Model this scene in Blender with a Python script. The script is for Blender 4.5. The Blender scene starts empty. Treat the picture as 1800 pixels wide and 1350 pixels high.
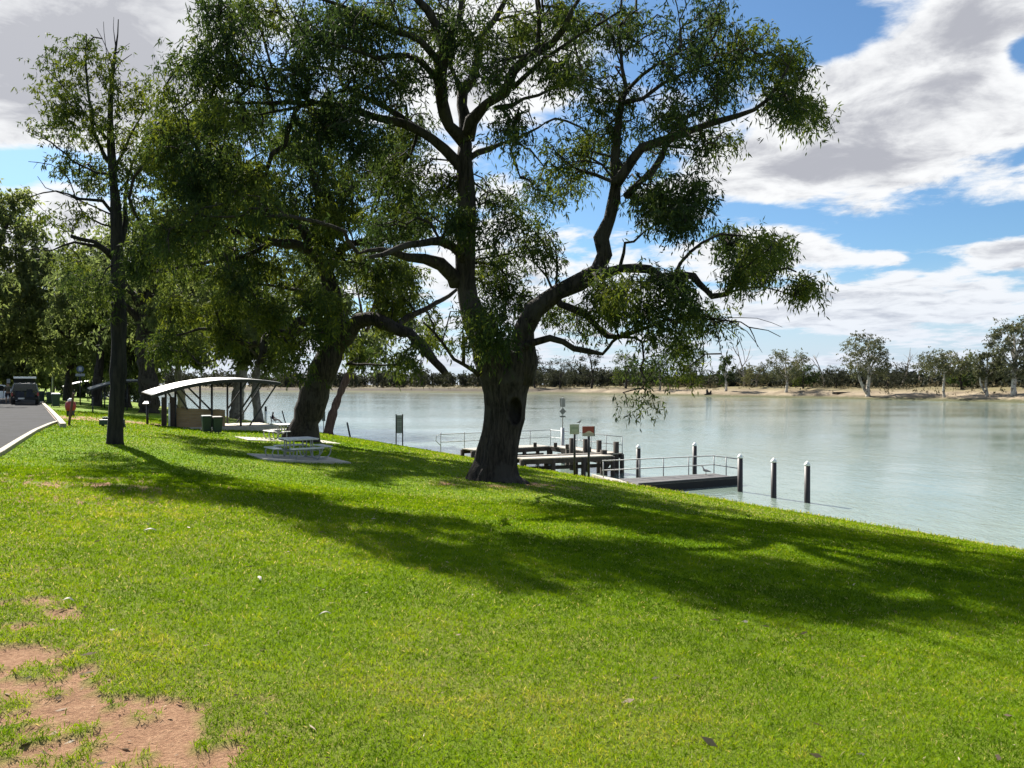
# a river bank park: lawn, spreading gums, picnic shelter, wharf and pontoon, far sandy bank
EXPO = 1.3; SUN_STR = 5.0; SKY_STR = 0.055
CLOUD_HI = (0.40, 0.405, 0.41); CLOUD_LO = (0.195, 0.20, 0.222); CLOUD_GLOW = (0.42, 0.42, 0.42); CLOUD_HZ = (0.28, 0.32, 0.385)
import bpy, math, random
import numpy as np
from mathutils import Vector, Matrix

random.seed(7)
RNG = np.random.default_rng(7)
scene = bpy.context.scene
COL = scene.collection
F = 1352.0            # focal length in pixels of the 1800 px wide photograph
HY = 676.0            # row of the horizon
WATER_Z = -4.3        # heights are measured from eye level
N2 = np.array([0.8486, 0.5291])    # across the bank, towards the river
T2 = np.array([-0.5291, 0.8486])   # along the bank, away from the viewer

# ------------------------------------------------------------------ noise and terrain
def vnoise(x, y, seed=0):
    x = np.asarray(x, float); y = np.asarray(y, float)
    xi = np.floor(x).astype(np.int64); yi = np.floor(y).astype(np.int64)
    xf = x - xi; yf = y - yi
    u = xf*xf*(3-2*xf); v = yf*yf*(3-2*yf)
    def h(a, b):
        n = (a*374761393 + b*668265263 + seed*974634777) & 0x7fffffff
        n = ((n ^ (n >> 13))*1274126177) & 0x7fffffff
        n = n ^ (n >> 16)
        return (n & 0xffff)/65535.0
    return ((h(xi, yi)*(1-u)+h(xi+1, yi)*u)*(1-v)+(h(xi, yi+1)*(1-u)+h(xi+1, yi+1)*u)*v)

def fbm(x, y, seed=0, o=4):
    s = 0.0; a = 0.5; t = 0.0
    for i in range(o):
        s = s+a*vnoise(x*2**i, y*2**i, seed+i*17); t += a; a *= 0.5
    return s/t

PD = np.array([-400, -6, 0, 3, 6.6, 9.8, 12, 15.5, 19.9, 20.25, 22.5, 40.0])
PZ = np.array([-1.6, -1.58, -1.6, -1.8, -2.22, -2.42, -2.66, -3.12, -3.93, -4.25, -6.0, -8.0])
_dd = np.linspace(-60, 40, 4001)
_zz = np.interp(_dd, PD, PZ)
_k = np.hanning(61); _k /= _k.sum()
_zs = np.convolve(np.pad(_zz, 30, mode='edge'), _k, mode='valid')
_w = np.clip((_dd-18.2)/1.2, 0, 1)
_zs = _zs*(1-_w)+_zz*_w
def terr(x, y):
    d = N2[0]*np.asarray(x, float)+N2[1]*np.asarray(y, float)
    return terr_d(d)
def terr_d(d):
    return np.interp(d, _dd, _zs)
def E(px, inland):
    'a spot so many metres inland of the river edge, at this bearing'
    a = (px-900)/F; D = (19.9-inland)/(N2[0]*a+N2[1])
    return Vector((a*D, D, tz(a*D, D)))
def tz(x, y):
    return float(terr(x, y))
def P(px, py, D):
    return Vector(((px-900)/F*D, D, (HY-py)/F*D))
def G(px, py, lift=0.0):
    """the spot of the lawn that stands at this bearing and dip"""
    a = (px-900)/F; b = (HY-py)/F
    lo = 0.5; prev = lo
    D = 0.5
    while D < 900:
        if b*D < tz(a*D, D):
            l, h = prev, D
            for _ in range(30):
                m = (l+h)/2
                if b*m < tz(a*m, m): h = m
                else: l = m
            return Vector((a*h, h, tz(a*h, h)+lift))
        prev = D; D *= 1.01
    return Vector((a*D, D, tz(a*D, D)))

# ------------------------------------------------------------------ node helpers
def new_mat(name):
    m = bpy.data.materials.new(name); m.use_nodes = True
    m.node_tree.nodes.clear()
    return m, m.node_tree.nodes, m.node_tree.links
class NT:
    def __init__(s, tree): s.t = tree; s.n = tree.nodes; s.l = tree.links
    def new(s, typ, **kw):
        n = s.n.new(typ)
        for k, v in kw.items(): setattr(n, k, v)
        return n
    def put(s, sock, v):
        if isinstance(v, bpy.types.NodeSocket): s.l.new(v, sock)
        else: sock.default_value = v
    def math(s, op, a, b=0.0, c=0.0, clamp=False):
        n = s.n.new('ShaderNodeMath'); n.operation = op; n.use_clamp = clamp
        s.put(n.inputs[0], a); s.put(n.inputs[1], b); s.put(n.inputs[2], c)
        return n.outputs[0]
    def noise(s, vec, scale, detail=4, rough=0.55, dist=0.0):
        n = s.n.new('ShaderNodeTexNoise')
        if vec is not None: s.l.new(vec, n.inputs['Vector'])
        n.inputs['Scale'].default_value = scale; n.inputs['Detail'].default_value = detail
        n.inputs['Roughness'].default_value = rough; n.inputs['Distortion'].default_value = dist
        return n.outputs[0]
    def mapr(s, v, a, b, c=0.0, d=1.0, smooth=True):
        n = s.n.new('ShaderNodeMapRange')
        n.interpolation_type = 'SMOOTHSTEP' if smooth else 'LINEAR'
        s.put(n.inputs[0], v)
        for i, q in enumerate((a, b, c, d)): n.inputs[i+1].default_value = q
        return n.outputs[0]
    def mix(s, f, a, b):
        n = s.n.new('ShaderNodeMix'); n.data_type = 'RGBA'
        s.put(n.inputs[0], f)
        for sock, v in ((n.inputs[6], a), (n.inputs[7], b)):
            s.put(sock, v if isinstance(v, bpy.types.NodeSocket) else (*v[:3], 1.0))
        return n.outputs[2]
    def ramp(s, f, stops):
        n = s.n.new('ShaderNodeValToRGB')
        e = n.color_ramp.elements
        while len(e) < len(stops): e.new(0.5)
        for i, (p, c) in enumerate(stops):
            e[i].position = p; e[i].color = (*c, 1)
        s.put(n.inputs[0], f)
        return n.outputs[0]
    def mapping(s, vec, scale=(1, 1, 1), rot=(0, 0, 0), loc=(0, 0, 0)):
        n = s.n.new('ShaderNodeMapping')
        s.l.new(vec, n.inputs[0])
        n.inputs['Scale'].default_value = scale; n.inputs['Rotation'].default_value = rot; n.inputs['Location'].default_value = loc
        return n.outputs[0]
    def objco(s): return s.n.new('ShaderNodeTexCoord').outputs['Object']
    def bump(s, h, strength, dist):
        n = s.n.new('ShaderNodeBump'); s.l.new(h, n.inputs['Height'])
        n.inputs['Strength'].default_value = strength; n.inputs['Distance'].default_value = dist
        return n.outputs[0]
    def principled(s, color, rough=0.7, normal=None, metal=0.0, spec=None):
        p = s.n.new('ShaderNodeBsdfPrincipled')
        s.put(p.inputs['Base Color'], color if isinstance(color, bpy.types.NodeSocket) else (*color, 1))
        s.put(p.inputs['Roughness'], rough); s.put(p.inputs['Metallic'], metal)
        if spec is not None: p.inputs['Specular IOR Level'].default_value = spec
        if normal is not None: s.l.new(normal, p.inputs['Normal'])
        return p
    def out(s, sh):
        o = s.n.new('ShaderNodeOutputMaterial'); s.l.new(sh, o.inputs[0])

def simple(name, c, rough=0.6, var=0.25, scale=6.0, metal=0.0, bump=0.0, stretch=(1, 1, 1), spec=None):
    """a base colour broken up by two sizes of wear"""
    m, n, l = new_mat(name); t = NT(m.node_tree)
    co = t.mapping(t.objco(), stretch)
    a = t.noise(co, scale, 5, 0.6); b = t.noise(co, scale*7, 3, 0.6)
    f = t.math('ADD', t.math('MULTIPLY', a, 0.65), t.math('MULTIPLY', b, 0.35))
    lo = tuple(x*(1-var) for x in c); hi = tuple(min(1, x*(1+var)) for x in c)
    col = t.mix(t.mapr(f, 0.32, 0.68), lo, hi)
    nm = t.bump(f, 0.5, bump) if bump else None
    r = t.math('ADD', rough-0.08, t.math('MULTIPLY', a, 0.16))
    t.out(t.principled(col, r, nm, metal, spec).outputs[0])
    return m

def bark(name, dark, light, vscale=(5, 5, 0.9), bump=0.05, patch=None):
    m, n, l = new_mat(name); t = NT(m.node_tree)
    oc = t.objco(); co = t.mapping(oc, vscale)
    a = t.noise(co, 1.6, 6, 0.65, 0.6); b = t.noise(oc, 1.3, 4, 0.6); c = t.noise(co, 6, 4, 0.7)
    f = t.math('ADD', t.math('MULTIPLY', a, 0.7), t.math('MULTIPLY', c, 0.3))
    col = t.mix(t.mapr(f, 0.35, 0.65), dark, light)
    if patch is not None:
        col = t.mix(t.mapr(b, 0.5, 0.6), col, patch)
    t.out(t.principled(col, 0.9, t.bump(f, 0.9, bump), 0, 0.2).outputs[0])
    return m

def leaf_mat(name, stops, trans, tmix=0.42, rough=0.55):
    m, n, l = new_mat(name); t = NT(m.node_tree)
    at = t.new('ShaderNodeAttribute', attribute_name='tint')
    col = t.ramp(at.outputs['Fac'], stops)
    p = t.principled(col, rough+.12, None, 0, 0.06)
    tr = t.new('ShaderNodeBsdfTranslucent')
    tc = t.new('ShaderNodeMix', data_type='RGBA', blend_type='MULTIPLY'); tc.inputs[0].default_value = 1
    l.new(col, tc.inputs[6]); tc.inputs[7].default_value = (*trans, 1)
    l.new(tc.outputs[2], tr.inputs[0])
    mx = t.new('ShaderNodeMixShader'); mx.inputs[0].default_value = tmix
    l.new(p.outputs[0], mx.inputs[1]); l.new(tr.outputs[0], mx.inputs[2])
    t.out(mx.outputs[0])
    return m

# ------------------------------------------------------------------ mesh helpers
def link(name, me, mat=None, parent=None):
    o = bpy.data.objects.new(name, me); COL.objects.link(o)
    if mat is not None:
        for q in (mat if isinstance(mat, (list, tuple)) else [mat]): me.materials.append(q)
    if parent is not None: o.parent = parent
    return o
def quads(name, V, Q, mat, parent=None, tint=None, smooth=False, attrs=None):
    me = bpy.data.meshes.new(name)
    V = np.ascontiguousarray(V, np.float32); Q = np.ascontiguousarray(Q, np.int32)
    me.vertices.add(len(V)); me.vertices.foreach_set('co', V.ravel())
    k = Q.shape[1]
    me.loops.add(Q.size); me.loops.foreach_set('vertex_index', Q.ravel())
    me.polygons.add(len(Q)); me.polygons.foreach_set('loop_start', np.arange(0, Q.size, k, dtype=np.int32))
    if smooth: me.polygons.foreach_set('use_smooth', np.ones(len(Q), bool))
    if tint is not None:
        a = me.attributes.new('tint', 'FLOAT', 'POINT'); a.data.foreach_set('value', np.ascontiguousarray(tint, np.float32))
    for key, val in (attrs or {}).items():
        a = me.attributes.new(key, 'FLOAT', 'POINT'); a.data.foreach_set('value', np.ascontiguousarray(val, np.float32))
    me.update(calc_edges=True); me.validate()
    return link(name, me, mat, parent)

class MB:
    """collects boxes, tubes and prisms into one mesh"""
    def __init__(s): s.v = []; s.f = []; s.sm = []
    def add(s, vs, fs, smooth=False):
        b = len(s.v); s.v += [tuple(q) for q in vs]; s.f += [tuple(i+b for i in f) for f in fs]; s.sm += [smooth]*len(fs)
        return s
    def box(s, c, size, rot=None):
        hx, hy, hz = (q/2 for q in size); c = Vector(c)
        pts = [Vector((x*hx, y*hy, z*hz)) for z in (-1, 1) for y in (-1, 1) for x in (-1, 1)]
        if rot is not None: pts = [rot @ p for p in pts]
        return s.add([p+c for p in pts], [(0, 2, 3, 1), (4, 5, 7, 6), (0, 1, 5, 4), (1, 3, 7, 5), (3, 2, 6, 7), (2, 0, 4, 6)])
    def hexa(s, p8):
        return s.add(p8, [(0, 2, 3, 1), (4, 5, 7, 6), (0, 1, 5, 4), (1, 3, 7, 5), (3, 2, 6, 7), (2, 0, 4, 6)])
    def tube(s, pts, rad, sides=8, cap=True):
        V, Q = tube_np([Vector(p) for p in pts], rad if hasattr(rad, '__len__') else [rad]*len(pts), sides)
        s.add([tuple(q) for q in V], [tuple(q) for q in Q], True)
        if cap:
            b = len(s.v)-len(V); n = len(pts)
            s.f.append(tuple(b+i for i in reversed(range(sides)))); s.sm.append(False)
            s.f.append(tuple(b+(n-1)*sides+i for i in range(sides))); s.sm.append(False)
        return s
    def beam(s, a, b, w, h):
        a = Vector(a); b = Vector(b); d = (b-a); L = d.length; d.normalize()
        up = Vector((0, 0, 1)) if abs(d.z) < 0.95 else Vector((0, 1, 0))
        x = d.cross(up).normalized(); z = x.cross(d)
        R = Matrix((x, d, z)).transposed()
        return s.box((a+b)/2, (w, L, h), R)
    def prism(s, poly, z0, z1):
        n = len(poly)
        vs = [(x, y, z0) for x, y in poly]+[(x, y, z1) for x, y in poly]
        return s.add(vs, [tuple(reversed(range(n))), tuple(range(n, 2*n))]+[(i, (i+1) % n, n+(i+1) % n, n+i) for i in range(n)])
    def lathe(s, prof, sides=16, c=(0, 0, 0)):
        vs = []; fs = []
        for r, z in prof:
            for k in range(sides):
                a = 2*math.pi*k/sides; vs.append((c[0]+r*math.cos(a), c[1]+r*math.sin(a), c[2]+z))
        for i in range(len(prof)-1):
            for k in range(sides):
                fs.append((i*sides+k, i*sides+(k+1) % sides, (i+1)*sides+(k+1) % sides, (i+1)*sides+k))
        s.add(vs, fs, True); b = len(s.v)-len(vs)
        s.f.append(tuple(b+i for i in reversed(range(sides)))); s.sm.append(False)
        s.f.append(tuple(b+(len(prof)-1)*sides+i for i in range(sides))); s.sm.append(False)
        return s
    def build(s, name, mat, parent=None, bevel=0.0, seg=2):
        me = bpy.data.meshes.new(name); me.from_pydata(s.v, [], s.f); me.update()
        me.polygons.foreach_set('use_smooth', s.sm)
        o = link(name, me, mat, parent)
        if bevel:
            m = o.modifiers.new('bevel', 'BEVEL'); m.width = bevel; m.segments = seg; m.limit_method = 'ANGLE'; m.angle_limit = math.radians(35)
        return o

def tube_np(pts, rad, sides):
    n = len(pts); ps = [Vector(p) for p in pts]
    V = np.zeros((n*sides, 3)); prevx = None
    for i in range(n):
        d = (ps[min(i+1, n-1)]-ps[max(i-1, 0)])
        if d.length < 1e-9: d = Vector((0, 0, 1))
        d.normalize()
        if prevx is None:
            up = Vector((0, 1, 0)) if abs(d.y) < 0.9 else Vector((1, 0, 0))
            x = (up-d*up.dot(d)).normalized()
        else:
            x = prevx-d*prevx.dot(d)
            x = x.normalized() if x.length > 1e-6 else d.orthogonal().normalized()
        prevx = x; y = d.cross(x)
        for k in range(sides):
            a = 2*math.pi*k/sides
            q = ps[i]+(x*math.cos(a)+y*math.sin(a))*rad[i]
            V[i*sides+k] = q
    Q = [(i*sides+k, i*sides+(k+1) % sides, (i+1)*sides+(k+1) % sides, (i+1)*sides+k) for i in range(n-1) for k in range(sides)]
    return V, np.array(Q, np.int32)

def smooth_path(pts, rad, step):
    """Catmull-Rom through the points, resampled about every step metres"""
    pts = [Vector(p) for p in pts]; op = []; orr = []
    for i in range(len(pts)-1):
        p0 = pts[max(i-1, 0)]; p1 = pts[i]; p2 = pts[i+1]; p3 = pts[min(i+2, len(pts)-1)]
        k = max(1, int((p2-p1).length/step))
        for j in range(k):
            t = j/k
            op.append(0.5*((2*p1)+(p2-p0)*t+(2*p0-5*p1+4*p2-p3)*t*t+(3*p1-p0-3*p2+p3)*t**3))
            orr.append(rad[i]*(1-t)+rad[i+1]*t)
    op.append(pts[-1]); orr.append(rad[-1])
    return op, orr

# ------------------------------------------------------------------ things
def tag(o, label=None, cat=None, group=None, kind=None):
    if label: o['label'] = label
    if cat: o['category'] = cat
    if group: o['group'] = group
    if kind: o['kind'] = kind
    return o
def thing(name, loc, label, cat, group=None, rz=0.0):
    o = bpy.data.objects.new(name, None); COL.objects.link(o); o.empty_display_size = 0.2
    o.location = loc; o.rotation_euler = (0, 0, rz)
    return tag(o, label, cat, group)
def dup(root, loc, rz=0.0, sc=1.0, label=None, group=None):
    def cp(o, par):
        c = o.copy(); COL.objects.link(c)
        if par is not None: c.parent = par
        for ch in list(o.children): cp(ch, c)
        return c
    r = cp(root, None); r.location = loc; r.rotation_euler = (0, 0, rz); r.scale = (sc, sc, sc)
    if label: r['label'] = label
    if group: r['group'] = group
    return r
# ------------------------------------------------------------------ materials
LEAF = leaf_mat('gum_leaf', [(0.0, (0.018, 0.031, 0.019)), (0.40, (0.032, 0.052, 0.025)), (0.70, (0.062, 0.083, 0.024)), (1.0, (0.150, 0.165, 0.026))], (1.5, 1.5, 0.6), 0.45)
LEAF_BG = leaf_mat('background_gum_leaf', [(0.0, (0.045, 0.058, 0.036)), (0.45, (0.085, 0.102, 0.050)), (0.8, (0.130, 0.146, 0.060)), (1.0, (0.165, 0.172, 0.075))], (1.75, 1.85, 1.05), 0.55)  # paler copy of gum_leaf: stronger light and flare veil put into the colour
LEAF_GREY = leaf_mat('grey_gum_leaf', [(0.0, (0.055, 0.062, 0.038)), (0.5, (0.10, 0.105, 0.060)), (1.0, (0.17, 0.165, 0.09))], (1.3, 1.3, 0.8), 0.3)
LEAF_DARK = leaf_mat('far_leaf', [(0.0, (0.028, 0.034, 0.028)), (0.5, (0.045, 0.050, 0.036)), (1.0, (0.075, 0.078, 0.050))], (1.2, 1.2, 0.8), 0.25)  # desaturated leaf: the haze of distance is put into the colour
LEAF_BRIGHT = leaf_mat('bush_leaf', [(0.0, (0.05, 0.075, 0.018)), (0.5, (0.09, 0.125, 0.025)), (1.0, (0.14, 0.17, 0.04))], (1.5, 1.5, 0.6), 0.4)
BARK = bark('dark_bark', (0.009, 0.008, 0.007), (0.060, 0.049, 0.041), (7, 7, 0.9), 0.10, (0.050, 0.044, 0.038))
BARK_BLACK = bark('black_bark', (0.010, 0.010, 0.010), (0.035, 0.032, 0.028), (6, 6, 0.8), 0.05)
BARK_RED = bark('red_bark', (0.05, 0.028, 0.024), (0.13, 0.085, 0.07), (6, 6, 0.8), 0.04)
BARK_PALE = bark('pale_bark', (0.10, 0.085, 0.07), (0.27, 0.24, 0.20), (3, 3, 0.5), 0.03, (0.12, 0.10, 0.085))
BARK_WHITE = bark('white_bark', (0.32, 0.28, 0.23), (0.55, 0.51, 0.45), (2, 2, 0.4), 0.03, (0.16, 0.13, 0.11))
BARK_GREY = bark('dead_wood', (0.14, 0.12, 0.10), (0.30, 0.27, 0.24), (4, 4, 0.6), 0.02)

# ------------------------------------------------------------------ trees
def rod_quads(B, Dv, L, W, rng, bend=0.0):
    """one leaf per row: a diamond from B along Dv"""
    n = len(B)
    rv = rng.normal(size=(n, 3)); s = np.cross(Dv, rv); s /= np.linalg.norm(s, axis=1, keepdims=True)+1e-9
    V = np.empty((n, 4, 3))
    V[:, 0] = B; V[:, 2] = B+Dv*L[:, None]
    mid = B+Dv*(L*0.42)[:, None]
    V[:, 1] = mid+s*(W/2)[:, None]; V[:, 3] = mid-s*(W/2)[:, None]
    if bend: V[:, 2, 2] -= bend*L
    return V.reshape(-1, 3), np.arange(n*4).reshape(-1, 4)

def foliage(tips, rng, per, strings, spread, out, drop, L, W, cl=None, upright=0.0):
    """strings of hanging leaves around each twig end"""
    tips = np.asarray(tips, float); m = len(tips)
    if cl is None: cl = rng.random(m)
    S = np.repeat(np.arange(m), strings); ns = len(S)
    st = tips[S]+rng.normal(size=(ns, 3))*spread
    ang = rng.random(ns)*2*np.pi; o = out*(0.4+rng.random(ns)); dr = drop*(0.35+0.9*rng.random(ns))
    R = np.repeat(np.arange(ns), per); u = rng.random(len(R))
    B = st[R].copy()
    B[:, 0] += np.cos(ang[R])*o[R]*u; B[:, 1] += np.sin(ang[R])*o[R]*u
    B[:, 2] += upright*o[R]*u-dr[R]*u*u
    B += rng.normal(size=B.shape)*spread*0.16
    Dv = rng.normal(size=B.shape)*0.55
    Dv[:, 0] += np.cos(ang[R])*0.45*(1-u); Dv[:, 1] += np.sin(ang[R])*0.45*(1-u); Dv[:, 2] -= 0.35+0.75*u
    Dv /= np.linalg.norm(Dv, axis=1, keepdims=True)+1e-9
    n = len(B)
    l = L*(0.6+0.8*rng.random(n)); w = W*(0.7+0.6*rng.random(n))
    V, Q = rod_quads(B, Dv, l, w, rng)
    tv = np.clip(0.55*cl[S[R]]+0.15*rng.random(ns)[R]+0.3*rng.random(n), 0, 1)
    return V, Q, np.repeat(tv, 4)

def grow(name, base, limbs, attract, label, cat, bark_m, leaf_m, rng, per=14, strings=7, spread=0.25, out=0.5, drop=0.6,
         L=0.17, W=0.026, tip_r=0.007, group=None, kpath=0.35, trunk_sides=10, cl_scale=0.35, leaf_extra=None, trunk_mesh=None, bare=None, pexp=0.42, upright=0.25, twigs=True, cl_bias=0.0, tufts=()):
    """limbs: list of (points, radii) in world space; the first is the trunk. attract: (n,3) points the twigs reach for."""
    base = Vector(base); root = thing(name, base, label, cat, group)
    nodes = []; plen = []
    tb = MB()
    for li, (pts, rad) in enumerate(limbs):
        pp, rr = smooth_path(pts, rad, 0.3 if li else 0.35)
        if li > 0:       # knots and kinks along the limb
            for i in range(1, len(pp)-1):
                pp[i] = pp[i]+Vector(rng.normal(size=3))*min(0.035, rr[i]*(0.12 if rr[i] > .06 else .5))
        if True:
            tb.tube([p-base for p in pp], [r*(1+0.09*rng.normal()) for r in rr], trunk_sides if rr[0] > 0.05 else 6)
        acc = 0.0
        st = 0 if li else int(len(pp)*0.35)
        for i in range(len(pp)):
            if i: acc += (pp[i]-pp[i-1]).length
            if i >= st: nodes.append(np.array(pp[i])); plen.append(acc*0.3)
    if trunk_mesh is not None: trunk_mesh(tb, base)
    A = np.asarray(attract, float)
    nb = np.array(nodes); nl = np.array(plen)
    par = [-1]*len(nb); n0 = len(nb)
    d0 = np.array([np.min(np.linalg.norm(nb-a, axis=1)) for a in A])
    order = np.argsort(d0)
    allp = np.zeros((n0+len(A)*9, 3)); allp[:n0] = nb; alll = np.zeros(len(allp)); alll[:n0] = nl
    cnt = n0; chains = []; tips = []; mids = []
    for ai in order:
        a = A[ai]
        dist = np.linalg.norm(allp[:cnt]-a, axis=1)
        low = np.clip(allp[:cnt, 2]-a[2], 0, 9)
        j = int(np.argmin(dist+kpath*alll[:cnt]+0.25*low))
        s = allp[j]; dlen = dist[j]
        k = int(np.clip(dlen/0.35, 2, 8))
        ch = [j]
        side = rng.normal(size=3)*0.10*dlen; arch = np.array([0, 0, 0.16*dlen])
        for q in range(1, k+1):
            u = q/k
            p = s+(a-s)*u+(side+arch)*math.sin(math.pi*u)+(rng.normal(size=3)*0.035*dlen if q < k else 0)
            allp[cnt] = p; alll[cnt] = alll[j]+dlen*u; par.append(ch[-1]); ch.append(cnt); cnt += 1
        chains.append(ch); tips.append(ch[-1])
        mids.append([ch[max(1, int(round(k*f)))] for f in tufts])
    count = np.zeros(cnt)
    for tnode in tips: count[tnode] += 1
    for i in range(cnt-1, n0-1, -1):
        count[par[i]] += count[i]
    rad = tip_r*np.maximum(count, 1)**pexp
    if twigs and chains:
        bv = []; bq = []; off = 0
        for ch in chains:
            pts = [Vector(allp[i])-base for i in ch]
            rr = [rad[ch[1]]]+[rad[i] for i in ch[1:]]
            rr[-1] *= 0.6
            V, Q = tube_np(pts, rr, 5 if rr[0] > 0.02 else 4)
            bv.append(V); bq.append(Q+off); off += len(V)
        tb.add(np.concatenate(bv).tolist(), np.concatenate(bq).tolist(), True)
    tb.build('trunk', bark_m, root)
    T = allp[np.array(tips)]
    M = [allp[np.array([m_[q] for m_ in mids])] for q in range(len(tufts))]
    if leaf_extra is not None: T = np.concatenate([T, leaf_extra])
    if bare is not None:
        kp = ~bare(T); T = T[kp]; M = [q[kp] for q in M]
    if tufts: T = np.concatenate([T]+M)
    b = np.array(base)
    cl = fbm(T[:, 0]*cl_scale*2+31, (T[:, 2]+T[:, 1]*0.7)*cl_scale*2+7, 5, 3)
    cl = np.clip((cl-0.3)*2.2+rng.normal(size=len(T))*0.12+cl_bias, 0, 1)
    V, Q, tv = foliage(T-b, rng, per, strings, spread, out, drop, L, W, cl, upright)
    quads('crown', V, Q, leaf_m, root, tint=tv)
    return root

def ell(cs, rng, f=lambda px, py, D: P(px, py, D)):
    """attractors inside clumps given as bearing, dip, radii, distance, depth radius, number"""
    out = []
    for (px, py, rx, ry, D, dr, n) in cs:
        subs = []
        for _ in range(max(1, n//5)):
            while True:
                q = rng.uniform(-1, 1, 3)
                if q.dot(q) < 1: break
            subs.append(q)
        for i in range(n):
            q = subs[i % len(subs)]+(rng.normal(size=3)*.36 if n >= 6 else rng.normal(size=3)*.4)
            out.append(np.array(P(px+q[0]*rx, py+q[1]*ry, D+q[2]*dr)))
    return np.array(out)
def limb(pts, D0, D1, r0, r1, pw=1.0):
    n = len(pts); L = [0.0]
    for a, b in zip(pts, pts[1:]): L.append(L[-1]+math.hypot(b[0]-a[0], b[1]-a[1]))
    return ([P(x, y, D0+(D1-D0)*l/L[-1]) for (x, y), l in zip(pts, L)], [r0+(r1-r0)*(l/L[-1])**pw for l in L])

def big_tree():
    rng = np.random.default_rng(11)
    D = 19.2
    base = G(870, 845)
    D = base.y
    prof = [(862, 800, 935), (850, 806, 922), (845, 813, 917), (838, 818, 908), (827, 824, 907), (809, 834, 908), (782, 840, 911), (760, 847, 915), (738, 851.5, 921),
            (715, 853, 922.5), (693, 851.5, 925), (671, 845.5, 931), (655, 840, 935), (641, 835, 938), (633, 831, 939), (624, 829, 937), (615, 831, 934), (606, 838, 928), (600, 846, 920)]
    py = np.array([p[0] for p in prof], float); le = np.array([p[1] for p in prof], float); ri = np.array([p[2] for p in prof], float)
    def tm(tb, b):
        nr, ns = 84, 72
        ys = np.linspace(862, 600, nr)
        L = np.interp(-ys, -py, le); R = np.interp(-ys, -py, ri)
        vs = []; fs = []
        for i in range(nr):
            cx = (L[i]+R[i])/2; r = (R[i]-L[i])/2/F*D; z = (HY-ys[i])/F*D
            h = max(0, (ys[i]-800)/60)
            for k in range(ns):
                a = 2*math.pi*k/ns
                g = 0.045*(vnoise(k*ns/72/2.6 % 27.7, i*0.10, 3)-0.5)*2+0.09*(vnoise((k*0.25) % 18, i*0.05, 9)-0.5)*2+0.03*math.sin(k*2*math.pi/72*9+i*.03)
                root = 1+0.16*h*math.sin(a*5+1.0)**3*(1 if a > 0 else 1)
                rr = r*(1+g*0.8)*root
                x = cx/1.0; X = (cx-900)/F*D+rr*math.cos(a); Y = D+0.85*rr*math.sin(a)
                if math.sin(a) < -0.1:      # old hollow
                    qx = X/D*F+900
                    e = ((qx-905)/9.5)**2+((ys[i]-722)/19)**2
                    if e < 1.5: Y += 0.42*max(0, 1-e/1.5)**0.5
                    elif e < 3.2: Y -= 0.035*(1-(e-1.5)/1.7)
                # cleft between the two stems
                if ys[i] < 672:
                    qx = X/D*F+900; e = ((qx-891)/(4+0.12*(672-ys[i])))**2
                    if e < 1: Y += (0.30 if math.sin(a) < 0 else -0.30)*(1-e)*min(1, (672-ys[i])/35)
                vs.append((X-b.x, Y-b.y, z-b.z))
        for i in range(nr-1):
            for k in range(ns):
                fs.append((i*ns+k, i*ns+(k+1) % ns, (i+1)*ns+(k+1) % ns, (i+1)*ns+k))
        fs.append(tuple((nr-1)*ns+k for k in range(ns)))
        tb.add(vs, fs, True)
    Lm = []
    A = Lm.append
    A(([P(884, 712, D), P(873, 672, D), P(862, 640, D), P(850, 605, D), P(834, 560, D), P(823, 525, D), P(818, 490, D), P(818, 450, D), P(821, 379, D), P(819, 326, D), P(816, 281, D), P(818, 250, D)], [.25, .32, .37, .36, .32, .29, .265, .25, .235, .225, .205, .19]))
    A(limb([(818, 250), (792, 222), (777, 178), (774, 133), (780, 89), (774, 59), (751, 18), (724, -10), (700, -60)], D, D-1.5, .19, .06))
    A(limb([(780, 89), (798, 59), (810, 15), (812, -40)], D-.8, D-.5, .10, .04))
    A(limb([(818, 255), (816, 207), (813, 163), (828, 142), (840, 104), (842, 71), (866, 38), (885, 5), (900, -50)], D, D+1.5, .17, .05))
    A(limb([(813, 163), (798, 133), (790, 110), (796, 80), (786, 40), (790, -10)], D, D+1.6, .09, .02))
    A(limb([(822, 245), (828, 213), (857, 184), (887, 163), (902, 127), (922, 104), (946, 89), (970, 77), (991, 50), (1010, 20), (1030, -20)], D, D-2.5, .17, .035))
    A(limb([(946, 89), (946, 44), (944, 0), (950, -40)], D-1.7, D-1.5, .06, .02))
    A(limb([(900, 156), (931, 127), (961, 101), (1005, 71), (1050, 44), (1090, 20)], D-1, D-2, .07, .02))
    A(limb([(870, 190), (900, 184), (946, 166), (976, 151), (1020, 148)], D-.5, D+.5, .06, .02))
    A(limb([(822, 280), (840, 268), (881, 255), (928, 234), (960, 215)], D, D+1, .08, .02))
    # left limbs of the leader
    A(limb([(776, 140), (768, 104), (739, 71), (694, 56), (650, 33), (600, 12), (540, -10)], D-.8, D-2.5, .11, .03))
    A(limb([(785, 200), (765, 135), (739, 107), (694, 95), (660, 102), (610, 85), (560, 70)], D-.2, D-3, .10, .02))
    A(limb([(816, 300), (780, 262), (735, 228), (690, 212), (659, 204), (605, 190), (561, 181), (502, 181), (428, 181), (370, 172)], D, D-1.2, .15, .02))
    A(limb([(735, 228), (680, 190), (640, 170), (600, 148), (591, 124), (564, 118), (500, 122), (440, 112)], D-.2, D+1.6, .09, .02))
    A(limb([(561, 181), (500, 165), (440, 150), (380, 130), (330, 110)], D-.8, D-2, .05, .015))
    A(limb([(561, 181), (480, 196), (400, 208), (320, 212)], D-.8, D-.2, .04, .012))
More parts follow.
